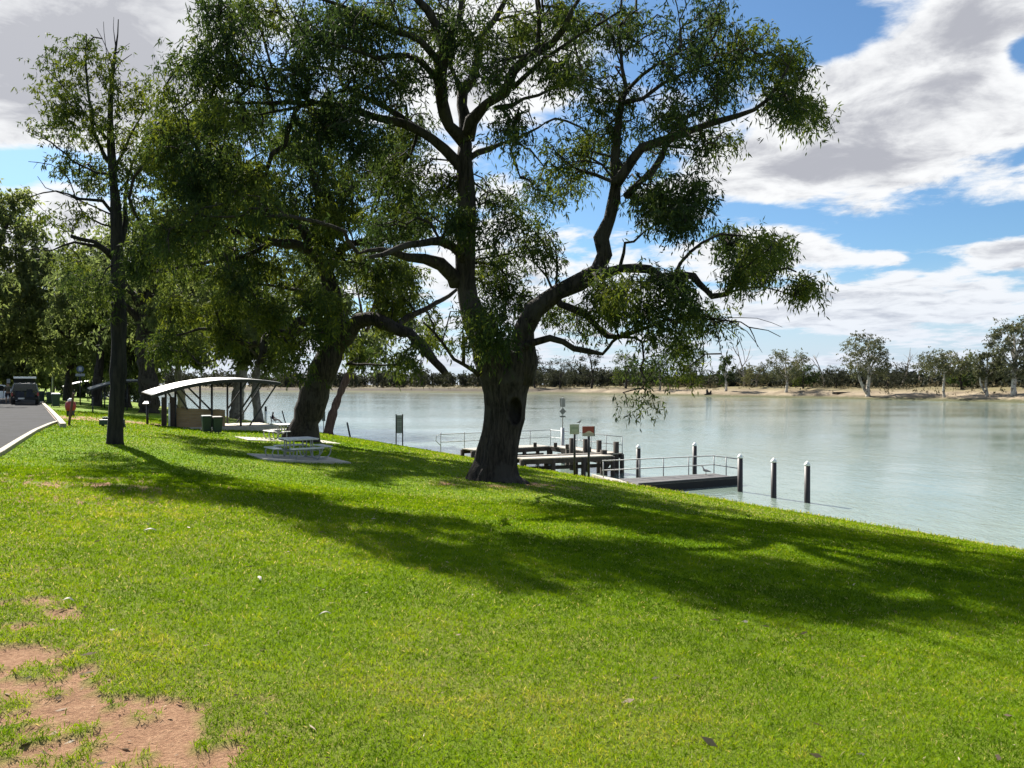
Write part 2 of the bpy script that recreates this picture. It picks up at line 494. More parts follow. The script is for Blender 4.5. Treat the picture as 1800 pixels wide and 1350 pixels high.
    A(limb([(802, 500), (798, 486), (774, 465), (747, 453), (715, 452), (670, 440), (630, 446)], D, D-2, .20, .02))
    A(limb([(817, 470), (810, 447), (795, 433), (774, 424), (739, 427), (700, 435), (650, 452)], D, D-2.2, .14, .04))
    A(limb([(842, 660), (836, 649), (815, 640), (798, 628), (777, 604), (760, 580), (744, 566)], D-.3, D-1.3, .06, .02))
    # right stem and the great limb
    A(limb([(912, 670), (915, 635), (913, 604), (925, 575), (938, 548), (958, 528), (981, 513), (1020, 496), (1049, 475), (1062, 448), (1059, 418), (1073, 388), (1081, 350), (1081, 326), (1081, 281), (1086, 237), (1092, 178), (1101, 157)], D, D-1.5, .35, .07, .8))
    A(limb([(1101, 157), (1095, 120), (1092, 95), (1084, 50)], D-1.5, D-1, .06, .02))
    A(limb([(1101, 160), (1130, 130), (1160, 112), (1200, 88)], D-1.5, D-2.6, .05, .015))
    A(limb([(1095, 180), (1128, 172), (1163, 148), (1207, 127), (1250, 112), (1290, 105)], D-1.5, D-1.2, .06, .015))
    A(limb([(1083, 322), (1113, 281), (1130, 261), (1166, 246), (1193, 237), (1252, 216), (1296, 204), (1326, 190), (1350, 172), (1372, 142), (1385, 118)], D-1.5, D-2.8, .13, .025))
    A(limb([(1100, 345), (1142, 305), (1163, 275), (1178, 237), (1190, 213), (1222, 198), (1249, 181), (1281, 148), (1290, 115)], D-1.4, D, .09, .02))
    A(limb([(1040, 484), (1068, 480), (1089, 471), (1118, 471), (1142, 474), (1160, 487), (1185, 486), (1207, 483), (1219, 486), (1228, 498), (1243, 511), (1252, 521), (1275, 515), (1290, 501), (1314, 486), (1341, 480), (1385, 471), (1400, 478)], D-1, D-2.5, .13, .02))
    A(limb([(1275, 515), (1311, 507), (1341, 504), (1370, 512), (1395, 520)], D-2.2, D-2, .035, .012))
    A(limb([(1185, 486), (1195, 462), (1213, 444), (1234, 427), (1266, 412), (1311, 415), (1335, 420)], D-1.6, D-1.2, .05, .012))
    A(limb([(1090, 468), (1096, 445), (1100, 425), (1112, 425), (1135, 405), (1160, 390)], D-1.1, D-1.6, .05, .012))
    A(limb([(975, 518), (985, 535), (1014, 546), (1030, 553), (1050, 575), (1068, 592), (1089, 592), (1118, 584), (1148, 569), (1180, 560)], D-.4, D-1.4, .11, .03))
    A(limb([(908, 625), (919, 610), (937, 601), (967, 595), (990, 601), (1008, 613), (1058, 625), (1070, 610), (1076, 600), (1092, 588), (1120, 570)], D-.35, D-1.2, .11, .015))
    A(limb([(1089, 592), (1118, 594), (1127, 603), (1133, 631), (1124, 649), (1136, 669), (1130, 681), (1112, 686), (1095, 690)], D-.8, D-1.2, .04, .012))
    A(limb([(1200, 560), (1240, 556), (1272, 563), (1302, 566), (1317, 575), (1350, 581), (1372, 592)], D-1.4, D-2, .03, .008))
    for bx, by in ((1290, 600), (1340, 620), (1310, 640), (1375, 575)):
        A(limb([(1262+rng.uniform(-20, 30), 560), ((bx+1270)/2+8, (by+560)/2-8), (bx, by)], D-1.5, D-1.5+rng.normal()*.4, .014, .005))
    A(limb([(1317, 575), (1325, 592), (1332, 610)], D-1.7, D-1.8, .015, .006))
    A(limb([(1272, 563), (1262, 590), (1268, 622), (1275, 640)], D-1.5, D-1.6, .015, .006))
    C = [(1290, 90, 65, 70), (1390, 110, 50, 45), (1405, 165, 45, 40), (1425, 200, 25, 20), (1230, 40, 55, 50), (1275, 235, 45, 25), (1180, 130, 60, 50), (1130, 60, 70, 50), (1060, 190, 50, 40),
         (1050, 30, 70, 35), (960, 20, 60, 30), (900, 60, 60, 40), (760, 40, 70, 40), (660, 50, 80, 50), (560, 35, 80, 45), (450, 25, 70, 40), (370, 35, 42, 35), (345, 115, 50, 45), (315, 175, 28, 40),
         (420, 110, 60, 50), (500, 145, 55, 40), (600, 100, 70, 40), (700, 150, 60, 45), (640, 245, 60, 40), (730, 225, 50, 50), (700, 300, 70, 40), (760, 330, 50, 50), (850, 120, 50, 40), (900, 215, 55, 30),
         (940, 330, 60, 35), (870, 345, 50, 40), (985, 275, 40, 40), (1050, 265, 40, 40), (1140, 375, 45, 45), (1120, 330, 40, 40), (1210, 330, 35, 32), (1195, 385, 32, 35), (1000, 120, 60, 40),
         (940, 420, 45, 40), (880, 480, 55, 50), (850, 560, 45, 40), (905, 520, 55, 40), (870, 600, 35, 25), (1090, 515, 55, 35), (1060, 535, 45, 35), (1175, 480, 35, 35), (1190, 545, 45, 40), (1130, 545, 60, 40),
         (1240, 550, 35, 35), (1205, 605, 18, 20), (1300, 430, 30, 22), (1340, 440, 30, 18), (1290, 475, 22, 35), (1383, 440, 20, 18), (1402, 495, 20, 35), (1360, 480, 30, 20),
         (1000, 565, 35, 25), (640, 160, 60, 40), (560, 215, 60, 35), (450, 200, 50, 30), (380, 190, 40, 30), (1180, 210, 60, 40), (1250, 160, 50, 40), (820, 60, 60, 40), (790, 380, 40, 40), (1225, 260, 50, 25), (700, 400, 50, 40),
         (300, 310, 45, 50), (285, 250, 35, 45), (285, 395, 38, 45), (345, 330, 50, 45), (350, 395, 45, 40), (330, 250, 45, 40), (400, 290, 55, 45), (270, 450, 35, 38), (430, 360, 50, 40)]
    cs = []
    for i, (px, py_, rx, ry) in enumerate(C):
        rx *= .9; ry *= .9
        dc = D+rng.uniform(-2.4, 2.4)
        if px < 660: dc = D+rng.uniform(-3.2, 0.6)
        if px > 1080: dc = D-1.5+rng.uniform(-1.2, 1.2)
        if py_ > 560 and px > 1080: dc = D-1.1
        area = rx*ry
        cs.append((px, py_, rx, ry, dc, 1.1, int(9+area/105)))
    for px, py_, rx, ry, n in ((900, 120, 70, 60, 26), (1010, 110, 70, 60, 26), (1080, 250, 70, 50, 24), (1150, 200, 70, 60, 24), (960, 230, 60, 50, 20), (1190, 290, 50, 40, 14), (1010, 320, 50, 40, 14), (900, 420, 50, 50, 16), (1330, 470, 50, 40, 12)):
        cs.append((px, py_, rx, ry, D+rng.uniform(-1.8, 1.8), 1.4, n))
    # foliage above the top of the photograph, which throws most of the shade
    for px, py_, rx, ry, do, n in ((640, -70, 240, 50, 1, 20), (900, -150, 260, 120, 0, 34), (1120, -90, 180, 80, -1, 24), (760, -60, 200, 60, 2.5, 22), (560, 60, 200, 90, 2.6, 22), (880, -40, 260, 70, -3, 20), (900, -180, 300, 110, -3.5, 26)):
        cs.append((px, py_, rx, ry, D+do, 1.6, n))
    at = ell(cs, rng)
    cs += [(1150, 635, 30, 20, D-1.1, .5, 4), (1192, 650, 16, 14, D-1.2, .4, 3), (1165, 600, 30, 18, D-1.1, .5, 3)]
    at = ell(cs, rng)
    hang = ell([(1148, 700, 14, 5, D-1.2, .15, 3), (1104, 716, 4, 4, D-1.2, .1, 1)], rng)
    at = np.concatenate([at, hang])
    def bare(T):
        zone = (T[:, 0] > -1.3) & (T[:, 0] < 5.0) & (T[:, 2] > 4.6) & (T[:, 2] < 9.0)
        return rng.random(len(T)) < np.where(zone, .56, .22)
    return grow('spreading_gum_tree', base, Lm and [Lm[0]]+Lm[1:], at, 'huge spreading gum tree with a hollow in its broad dark trunk, before the wharf', 'tree', BARK, LEAF, rng,
                per=9, strings=4, spread=0.15, out=0.32, drop=0.46, tip_r=0.0120, L=0.155, W=0.034, tufts=(.55, .78), kpath=.62, cl_bias=.04, trunk_mesh=tm, bare=bare, trunk_sides=12)

def leaning_tree():
    rng = np.random.default_rng(21)
    base = G(532, 776); D = base.y
    Lm = []; A = Lm.append
    k = D/F
    A(([P(528, 786, D), P(531, 768, D), P(538, 740, D), P(548, 710, D), P(558, 675, D), P(573, 640, D), P(586, 610, D), P(591, 580, D), P(587, 540, D), P(580, 500, D), P(570, 470, D), P(557, 450, D)],
       [42*k, 31*k, 26*k, 25*k, 24*k, 22.5*k, 20*k, 18*k, 17*k, 15*k, 13*k, 11*k]))
    A(limb([(585, 590), (569, 572), (551, 560), (528, 566), (510, 587), (483, 584), (468, 593), (460, 628), (452, 640)], D, D-2, .34, .10))
    A(limb([(468, 595), (439, 607), (409, 590), (386, 581), (350, 578), (310, 590)], D-1.2, D-2.5, .14, .04))
    A(limb([(409, 590), (400, 610), (385, 630), (350, 640)], D-1.6, D-1, .08, .02))
    A(limb([(590, 610), (608, 595), (617, 578), (634, 563), (664, 563), (694, 578), (720, 587), (741, 610), (765, 634), (783, 656)], D, D-2.5, .38, .13))
    A(limb([(694, 578), (717, 557), (744, 545), (765, 533), (790, 520), (812, 496), (825, 470)], D-1.2, D+.5, .17, .02))
    A(limb([(610, 640), (640, 640), (680, 642), (700, 640)], D-.3, D-2, .06, .03))
    A(limb([(570, 470), (557, 450), (520, 430), (480, 425), (440, 415), (390, 400), (340, 395)], D, D-2.5, .28, .05))
    A(limb([(557, 450), (530, 400), (490, 365), (455, 330), (420, 300), (390, 280)], D, D+1, .25, .05))
    A(limb([(575, 480), (600, 440), (640, 425), (680, 418), (740, 425)], D, D-1.5, .22, .05))
    A(limb([(560, 455), (556, 400), (560, 350), (548, 300), (560, 250)], D, D, .25, .06))
    A(limb([(556, 400), (600, 350), (640, 310), (660, 290)], D, D+1.5, .16, .05))
    A(limb([(480, 425), (430, 450), (380, 458), (320, 470), (280, 480)], D-.8, D-2.6, .12, .03))
    A(limb([(587, 540), (560, 520), (520, 510), (470, 500)], D, D+2, .16, .05))
    A(limb([(530, 400), (470, 390), (400, 380), (340, 350)], D, D-3, .14, .03))
    C = [(290, 250, 45, 55), (310, 310, 55, 50), (380, 280, 55, 50), (450, 270, 60, 50), (530, 260, 70, 45), (600, 280, 60, 50), (560, 335, 60, 45), (480, 345, 60, 40), (420, 335, 50, 40), (350, 385, 60, 40), (280, 400, 40, 45), (262, 455, 40, 45),
         (330, 470, 50, 35), (400, 480, 60, 38), (470, 500, 60, 38), (520, 465, 50, 45), (600, 370, 60, 45), (660, 345, 60, 45), (670, 405, 60, 40), (720, 385, 50, 40), (640, 470, 60, 40), (700, 505, 50, 45), (690, 555, 40, 28), (540, 530, 45, 35), (460, 545, 55, 28),
         (400, 545, 50, 28), (340, 550, 50, 35), (300, 605, 38, 35), (420, 590, 40, 25), (520, 615, 28, 25), (650, 610, 35, 22), (705, 620, 35, 22), (742, 600, 28, 35), (360, 330, 60, 40), (440, 430, 60, 40), (610, 430, 50, 40), (560, 590, 20, 15), (380, 215, 50, 40), (480, 220, 60, 40), (590, 215, 60, 40), (660, 260, 50, 40)]
    cs = [(px, py, rx, ry, D+rng.uniform(-4.5, 3.5), 1.6, int(7+rx*ry/150)) for px, py, rx, ry in C]
    at = ell(cs, rng)
    bare = lambda T: rng.random(len(T)) < .3
    return grow('leaning_gum_tree', base, Lm, at, 'leaning gum tree with twisting low limbs, its trunk right behind the nearest picnic table', 'tree', BARK, LEAF, rng,
                per=10, strings=5, tufts=(.55, .8), kpath=.55, cl_bias=.24, spread=0.22, out=0.44, drop=0.6, L=0.24, W=0.058, tip_r=0.014, trunk_sides=14, bare=bare)

def slender_tree():
    rng = np.random.default_rng(5)
    base = G(202, 781); D = base.y; k = D/F
    Lm = []; A = Lm.append
    A(([P(202, 792, D), P(202, 776, D), P(203, 740, D), P(207, 680, D), P(209, 600, D), P(208, 540, D), P(207, 470, D), P(204, 380, D), P(198, 300, D), P(194, 230, D), P(195, 170, D), P(200, 110, D), P(207, 60, D), P(208, 34, D)],
       [18*k, 14.5*k, 13*k, 12*k, 11.5*k, 11.5*k, 11*k, 9.5*k, 7.5*k, 5.5*k, 4*k, 2.5*k, 1.3*k, .8*k]))
    A(limb([(209, 440), (220, 400), (221, 350), (226, 310), (240, 270)], D, D+.8, .09, .02))
    A(limb([(204, 460), (170, 430), (130, 425), (90, 440), (50, 438)], D, D-.8, .06, .01))
    A(limb([(200, 455), (165, 425), (125, 415)], D, D-1.2, .09, .05))
    A(limb([(202, 380), (180, 350), (140, 350), (100, 335), (55, 345)], D, D-.6, .06, .01))
    A(limb([(195, 290), (170, 250), (160, 190), (150, 120), (152, 60)], D, D-.4, .06, .012))
    A(limb([(195, 250), (150, 200), (110, 150), (80, 120)], D, D-1, .04, .01))
    A(limb([(197, 310), (140, 290), (90, 250), (45, 230)], D, D+.8, .05, .01))
    A(limb([(198, 130), (190, 90), (170, 50)], D, D, .02, .007))
    A(limb([(198, 130), (210, 110), (232, 95)], D, D, .02, .007))
    A(limb([(202, 95), (215, 85), (228, 76)], D, D+.3, .015, .006))
    A(limb([(203, 80), (199, 50), (200, 30)], D, D+.2, .014, .006))
    A(limb([(197, 150), (185, 80), (182, 38)], D, D-.2, .014, .006))
    A(limb([(203, 400), (150, 380), (110, 300), (50, 284)], D, D-.3, .03, .008))
    A(limb([(203, 380), (120, 345), (80, 330), (66, 310)], D, D-.9, .03, .008))
    A(limb([(200, 300), (230, 240), (250, 200), (262, 180)], D, D+.3, .05, .012))
    C = [(110, 100, 35, 22), (150, 70, 20, 22), (120, 130, 30, 20), (175, 130, 25, 30), (200, 170, 30, 30), (235, 170, 35, 18), (250, 190, 20, 20), (130, 180, 35, 25), (90, 200, 30, 18), (110, 220, 40, 18), (50, 228, 14, 6), (180, 210, 35, 25), (150, 260, 40, 25), (190, 280, 40, 30), (130, 300, 40, 25), (170, 330, 50, 30), (225, 250, 35, 30), (230, 310, 35, 30),
         (95, 395, 25, 10), (130, 370, 30, 15), (250, 350, 25, 30), (150, 480, 40, 25), (110, 470, 30, 25), (170, 520, 40, 30), (90, 160, 25, 8), (75, 165, 10, 5)]
    cs = [(px, py, rx, ry, D+rng.uniform(-1.3, 1.3), 0.7, int(4+rx*ry/95)) for px, py, rx, ry in C]
    at = ell(cs, rng)
    dead = ell([(70, 340, 30, 12, D-.5, .4, 8), (90, 390, 40, 20, D-.4, .5, 10), (60, 440, 25, 20, D-.7, .4, 8), (60, 290, 20, 8, D-.3, .3, 4), (120, 410, 40, 20, D, .5, 8)], rng)
    at = np.concatenate([at, dead])
    isdead = {tuple(np.round(a, 4)) for a in dead}
    def bare(T): return np.array([tuple(np.round(t, 4)) in isdead for t in T]) | (rng.random(len(T)) < 0.12)
    return grow('slender_tree', base, Lm, at, 'slender straight dark tree with a sparse crown and dead twigs, nearest the road kerb', 'tree', BARK_BLACK, LEAF, rng,
                per=11, strings=5, spread=0.18, out=0.32, drop=0.22, L=0.15, W=0.038, tip_r=0.006, bare=bare, upright=0.5, cl_bias=.22)

def gum(name, label, base, H, crown, rng, bark_m=BARK_PALE, leaf_m=LEAF, tr=None, lean=(0, 0), clear=0.3, per=10, strings=6, L=0.3, W=0.06, group=None, clumps=16, each=7, spread=None, drop=0.9, cl_bias=0.0, twin=False, csz=0.30, tip_r=0.02):
    """a river gum: bole, a few main limbs, clumps of foliage at their ends"""
    base = Vector(base); rx, ry, rz = crown
    tr = tr or H*0.028
    top = base+Vector((lean[0]*H, lean[1]*H, H*0.92))
    def on(u, w=0.0):
        return base.lerp(top, u)+Vector((math.sin(u*5+w)*0.025*H, math.cos(u*4+w)*0.02*H, 0))*min(1, u*4)
    w0 = rng.random()*6
    limbs = [([base-Vector((0, 0, 0.3*tr+.1))]+[on(u, w0) for u in (0.02, 0.12, 0.25, 0.4, 0.6, 0.8, 1.0)], [tr*1.5, tr*1.15, tr, tr*.9, tr*.75, tr*.5, tr*.3, tr*.1])]
    at = []
    cz = base.z+H*(clear+1.0)/2; ch = H*(1-clear)/2
    ctr = base.lerp(top, (clear+1.0)/2)
    for i in range(clumps):
        a = i*2.399+rng.random()*0.7; u = (i+0.5)/clumps
        zf = -0.9+1.8*u; rr = math.sqrt(max(0.05, 1-zf*zf))*(0.55+0.45*rng.random())
        c = Vector((ctr.x+rx*rr*math.cos(a), ctr.y+ry*rr*math.sin(a), cz+ch*zf*0.92))
        s = (rx+ry)/2*csz*(0.7+0.6*rng.random())
        if i % 2 == 0:
            u0 = clear*0.75+(c.z-base.z)/H*0.35
            st = on(min(0.9, u0), w0); md = st.lerp(c, 0.5)+Vector((0, 0, 0.06*H*rng.random()))
            limbs.append(([st, md, c], [tr*0.45, tr*0.25, tr*0.08]))
        for _ in range(each):
            q = rng.normal(size=3)*0.55
            at.append((c.x+q[0]*s, c.y+q[1]*s, c.z+q[2]*s*0.7))
    if twin:
        t2 = base+Vector((-0.16*H, 0, 0.55*H))
        limbs.append(([on(0.03, w0), base.lerp(t2, 0.5)+Vector((-0.05*H, 0, 0)), t2], [tr*.9, tr*.7, tr*.3]))
    sp = spread or (rx+ry)/2*0.10
    return grow(name, base, limbs, np.array(at), label, 'tree', bark_m, leaf_m, rng, per=per, strings=strings, spread=sp, out=sp*2.2, drop=drop, L=L, W=W, tip_r=tip_r, group=group, trunk_sides=9, cl_scale=0.12, cl_bias=cl_bias)
# ------------------------------------------------------------------ the ground
def gp(px, py): v = G(px, py); return (v.x, v.y)
BLOBS = [(*gp(20, 1150), .3, .2, .62), (*gp(60, 1240), .5, .25, .8), (*gp(40, 1300), .62, .42, 1.0), (*gp(-120, 1290), .8, .55, 1.0), (*gp(190, 1295), .33, .20, .85), (*gp(300, 1335), .20, .10, .8), (*gp(130, 1178), .17, .10, .8), (*gp(40, 1205), .28, .15, .85),
         (*gp(55, 1055), .24, .10, .75), (*gp(105, 1078), .16, .10, .75), (*gp(30, 1100), .2, .08, .7), (*gp(230, 1230), .2, .08, .75), (*gp(110, 1003), .22, .1, .62), (*gp(310, 885), .5, .16, .3), (*gp(300, 1270), .2, .08, .7),
         (*gp(155, 736), 3.0, 2.0, 1.1), (*gp(115, 845), 2.2, 1.1, .52), (*gp(20, 880), 1.6, .9, .45), (*gp(930, 850), 1.4, .7, .6), (*gp(1400, 1060), 1.2, .5, .16), (*gp(845, 852), 1.0, .4, .6)]
def dirt_at(x, y):
    x = np.asarray(x, float); y = np.asarray(y, float); m = np.zeros_like(x)
    for bx, by, rx, ry, a in BLOBS:
        q = ((x-bx)/rx)**2+((y-by)/ry)**2
        m = np.maximum(m, a*np.exp(-0.55*q))
    n = fbm(x*3.1, y*3.1, 3, 4); n2 = fbm(x*12, y*12, 8, 4)
    v = np.minimum(m, .72)+(n-0.5)*1.15+(n2-0.5)*1.1
    return np.clip((v-0.42)/0.14, 0, 1)*(m > 0.1)
def dry_at(x, y):
    d = N2[0]*x+N2[1]*y
    v = 0.55*np.clip((d-11.5)/4, 0, 1)+(fbm(x*0.35, y*0.35, 21, 4)-0.5)*1.3+(fbm(x*1.7, y*1.7, 33, 3)-0.5)*0.7+0.30
    for bx, by, rx, ry, a in BLOBS:
        v = v+0.5*a*np.exp(-0.18*(((x-bx)/rx)**2+((y-by)/ry)**2))
    for px_, py_, rx, ry, a in ((150, 950, 2.6, 1.6, .45), (40, 1020, 1.2, .8, .5), (330, 890, 1.6, .8, .4), (180, 1110, 1.0, .5, .45), (60, 880, 2, 1.2, .4), (700, 1200, .8, .4, .25), (1150, 1240, .9, .4, .3), (930, 1130, 1.0, .4, .25)):
        bx, by = gp(px_, py_); v = v+a*np.exp(-.6*(((x-bx)/rx)**2+((y-by)/ry)**2))
    return np.clip(v, 0, 1)

def lines(a, b, step): return list(np.arange(a, b, step))
ds = [-400, -200, -120, -80, -60, -45, -35]+lines(-28, -6, 1.5)+lines(-6, -3.4, .3)+lines(-3.4, 9.2, .075)+lines(9.2, 18.4, .22)+[18.5, 18.8, 19.1, 19.4, 19.7, 19.9, 20.05, 20.25, 20.8, 22.5, 30, 40]
ss = [-60, -40, -25, -14, -8, -5]+lines(-4, -1.6, .3)+lines(-1.6, 11.5, .075)+lines(11.5, 30, .35)+lines(30, 70, 1.2)+lines(70, 200, 6)+lines(200, 700, 40)+[700, 1200, 2500]
ds = np.array(ds); ss = np.array(ss)
DD, SS = np.meshgrid(ds, ss, indexing='ij')
X = DD*N2[0]+SS*T2[0]; Y = DD*N2[1]+SS*T2[1]
Z = terr_d(DD)
near = np.clip((18-DD)/2, 0, 1)
edge = np.clip((DD-19.5)/0.4, 0, 1)*np.clip((22-DD)/1.5, 0, 1)
wob = (fbm(SS*0.4, DD*0.0, 41, 3)-0.5)*0.7*edge
X = X+wob*N2[0]; Y = Y+wob*N2[1]
nd, nsn = DD.shape
idx = np.arange(nd*nsn).reshape(nd, nsn)
Q = np.stack([idx[:-1, :-1], idx[1:, :-1], idx[1:, 1:], idx[:-1, 1:]], -1).reshape(-1, 4)
V = np.stack([X, Y, Z], -1).reshape(-1, 3)
dirtv = dirt_at(V[:, 0], V[:, 1])
V[:, 2] += -0.022*dirtv+0.012*(fbm(V[:, 0]*5, V[:, 1]*5, 2, 3)-0.5)*np.clip(1-np.abs(V[:, 1]-6)/12, 0, 1)

m, n_, l_ = new_mat('lawn'); t = NT(m.node_tree)
oc = t.objco()
dry = t.new('ShaderNodeAttribute', attribute_name='dry').outputs['Fac']
dirt = t.new('ShaderNodeAttribute', attribute_name='dirt').outputs['Fac']
f1 = t.noise(oc, 26, 6, 0.7); f2 = t.noise(oc, 3.2, 5, 0.65); f3 = t.noise(oc, 110, 4, 0.7)
g = t.math('ADD', t.math('ADD', t.math('MULTIPLY', f1, 0.45), t.math('MULTIPLY', f2, 0.25)), t.math('MULTIPLY', f3, 0.3))
green = t.ramp(g, [(0.30, (0.036, 0.085, 0.002)), (0.45, (0.095, 0.188, 0.004)), (0.58, (0.158, 0.252, 0.007)), (0.72, (0.27, 0.31, 0.02))])
straw = t.ramp(g, [(0.30, (0.07, 0.085, 0.014)), (0.5, (0.20, 0.20, 0.050)), (0.7, (0.33, 0.28, 0.12))])
gc = t.mix(t.math('MULTIPLY', dry, 0.75, clamp=True), green, straw)
f9 = t.noise(oc, 45, 5, 0.75)
soil = t.ramp(t.math('ADD', t.math('MULTIPLY', t.noise(oc, 9, 6, 0.7), 0.45), t.math('MULTIPLY', f9, 0.55)), [(0.32, (0.13, 0.07, 0.045)), (0.45, (0.29, 0.162, 0.095)), (0.56, (0.38, 0.225, 0.135)), (0.7, (0.53, 0.34, 0.21))])
col = t.mix(dirt, gc, soil)
hgt = t.math('ADD', t.math('MULTIPLY', f1, 0.3), t.math('MULTIPLY', f9, 0.7))
t.out(t.principled(col, 0.85, t.bump(hgt, 0.9, 0.05), 0, 0.05).outputs[0])
LAWN = m
lawn = quads('lawn', V, Q, LAWN, smooth=True, attrs={'dirt': dirtv, 'dry': dry_at(V[:, 0], V[:, 1])})
tag(lawn, 'sunlit green lawn sloping down to the river', 'lawn', kind='structure')

# grass blades and leaf litter near the viewer
GRASS = leaf_mat('grass_blade', [(0.0, (0.050, 0.105, 0.002)), (0.35, (0.120, 0.222, 0.004)), (0.7, (0.192, 0.288, 0.007)), (0.88, (0.31, 0.33, 0.035)), (1.0, (0.42, 0.38, 0.20))], (1.35, 1.2, 0.6), 0.45, 0.5)
def k_x(y): return np.interp(y, KY, KX)+.1
_kp = [gp(-420, 1010), gp(-150, 880), gp(0, 800), gp(30, 780), gp(62, 760), gp(88, 748), gp(103, 743), gp(96, 730), gp(84, 717), gp(74, 707), gp(69, 699.5), gp(65, 692)]
KX = np.array([p[0] for p in _kp]); KY = np.array([p[1] for p in _kp])
def grass():
    rng = np.random.default_rng(3)
    n = 400000; nf = 260000
    D = (np.sqrt(2.9)+(np.sqrt(15.0)-np.sqrt(2.9))*rng.random(n))**2
    D = np.concatenate([D, 13+37*rng.random(nf)**1.6]); n += nf
    x = D*rng.uniform(-0.73, 0.73, n); y = D
    dm = dirt_at(x, y); keep = rng.random(n) > dm*1.02
    x, y, D = x[keep], y[keep], D[keep]; dm = dm[keep]
    k = (N2[0]*x+N2[1]*y < 19.7) & (x > k_x(y))
    x, y, D, dm = x[k], y[k], D[k], dm[k]
    z = terr(x, y)-0.004
    n = len(x)
    clump = fbm(x*7, y*7, 12, 3); big = fbm(x*0.8, y*0.8, 15, 3)
    L = (0.018+0.026*rng.random(n))*(0.8+0.5*clump)*(1+0.6*np.clip(D/10, 0, 1))*(1+0.6*dm)*np.maximum(1, D/22)
    W = 0.0042*np.maximum(1, D/4.0)*(0.7+0.6*rng.random(n))
    lean = rng.normal(size=(n, 2))*0.55
    Dv = np.stack([lean[:, 0], lean[:, 1], np.ones(n)], -1); Dv /= np.linalg.norm(Dv, axis=1, keepdims=True)
    V, Q = rod_quads(np.stack([x, y, z], -1), Dv, L, W, rng, 0.25)
    tint = np.clip(0.28+0.45*(rng.random(n)-0.5)+0.75*(clump-0.5)+0.6*(big-0.5)+0.24*dry_at(x, y)**1.3, 0, 0.92)
    dead = rng.random(n) < 0.014+0.04*dry_at(x, y)
    tint = np.where(dead, 1.0, tint)
    o = quads('grass', V, Q, GRASS, tint=np.repeat(tint, 4))
    tag(o, 'short mown grass in the sunlit foreground', 'grass', kind='stuff')
    n = 16000
    s_ = -12+130*rng.random(n)**1.5; d_ = 19.0+rng.random(n)**.7*1.05
    x = d_*N2[0]+s_*T2[0]; y = d_*N2[1]+s_*T2[1]; z = terr(x, y)-.01
    Dv = np.stack([rng.normal(size=n)*.5, rng.normal(size=n)*.5, np.ones(n)], -1); Dv /= np.linalg.norm(Dv, axis=1, keepdims=True)
    cl = fbm(s_*.8, d_*2, 51, 3)
    V, Q = rod_quads(np.stack([x, y, z], -1), Dv, (.05+.16*rng.random(n))*(.3+1.2*cl), .012+.02*rng.random(n), rng, .3)
    o = quads('bank_grass', V, Q, GRASS, tint=np.repeat(np.clip(.55+.5*rng.random(n), 0, 1), 4))
    tag(o, 'rough dry grass along the river edge of the lawn', 'grass', kind='stuff')
    # dry fallen gum leaves and bark crumbs
    n = 5200
    D = (np.sqrt(3.0)+(np.sqrt(22.0)-np.sqrt(3.0))*rng.random(n))**2
    x = D*rng.uniform(-0.72, 0.72, n); y = D
    w = dirt_at(x, y)*0.9+0.13+0.3*np.exp(-((x+3)/1.6)**2)
    k = rng.random(n) < w*0.8
    x, y = x[k], y[k]; n = len(x)
    Dv = np.stack([rng.normal(size=n), rng.normal(size=n), rng.normal(size=n)*0.12], -1); Dv /= np.linalg.norm(Dv, axis=1, keepdims=True)
    z = terr(x, y)+0.022*(1-dirt_at(x, y))-0.012*dirt_at(x, y)
    B = np.stack([x, y, z], -1)
    Ls = 0.012+0.085*rng.random(n)**4; Ws = Ls*(0.16+0.25*rng.random(n))
    V, Q = rod_quads(B, Dv, Ls, Ws, rng)
    tl = rng.random(n)*np.where(Ls < .03, .75, 1)
    o = quads('leaf_litter', V, Q, leaf_mat('dry_leaf', [(0, (.13, .095, .065)), (.5, (.27, .20, .14)), (1, (.52, .44, .33))], (1, 1, 1), .1), tint=np.repeat(tl, 4))
    tag(o, 'dry gum leaves and bark crumbs scattered over the grass', 'leaf litter', kind='stuff')
grass()
STRAWM = simple('pale_bark_scrap', (0.62, 0.55, 0.44), 0.7, 0.2, 20)
def scrap(px, py, ln, wd, rz, label):
    p = G(px, py); mb = MB(); n = 7
    for s in (0,):
        vs = []
        for i in range(n):
            u = i/(n-1); w = wd*math.sin(math.pi*(0.12+0.82*u))*(1+.2*math.sin(i*3)); zz = 0.03+0.02*math.sin(u*3.1)
            vs += [((u-.5)*ln, -w/2, zz), ((u-.5)*ln, 0, zz+wd*.25), ((u-.5)*ln, w/2, zz), ((u-.5)*ln, 0, zz-.004)]
        mb.add(vs, [(i*4+k, i*4+(k+1) % 4, i*4+4+(k+1) % 4, i*4+4+k) for i in range(n-1) for k in range(4)]+[(3, 2, 1, 0), tuple(4*(n-1)+k for k in range(4))])
    o = mb.build('bark_scrap', STRAWM); o.location = p; o.rotation_euler = (0, 0.05, rz)
    tag(o, label, 'bark scrap', 'bark scraps on the lawn')
scrap(264, 937, .13, .035, .2, 'pale curled bark scrap on open lawn, the farthest one left of the tree shade')
scrap(456, 1024, .10, .032, -1.0, 'slanting pale bark scrap alone on bright grass below the shadow edge')
scrap(571, 1087, .09, .02, .5, 'thin pale bark sliver alone in the bright grass, midway down the lawn')
scrap(120, 1063, .08, .025, .0, 'small white bark sliver beside the little bare earth patches')

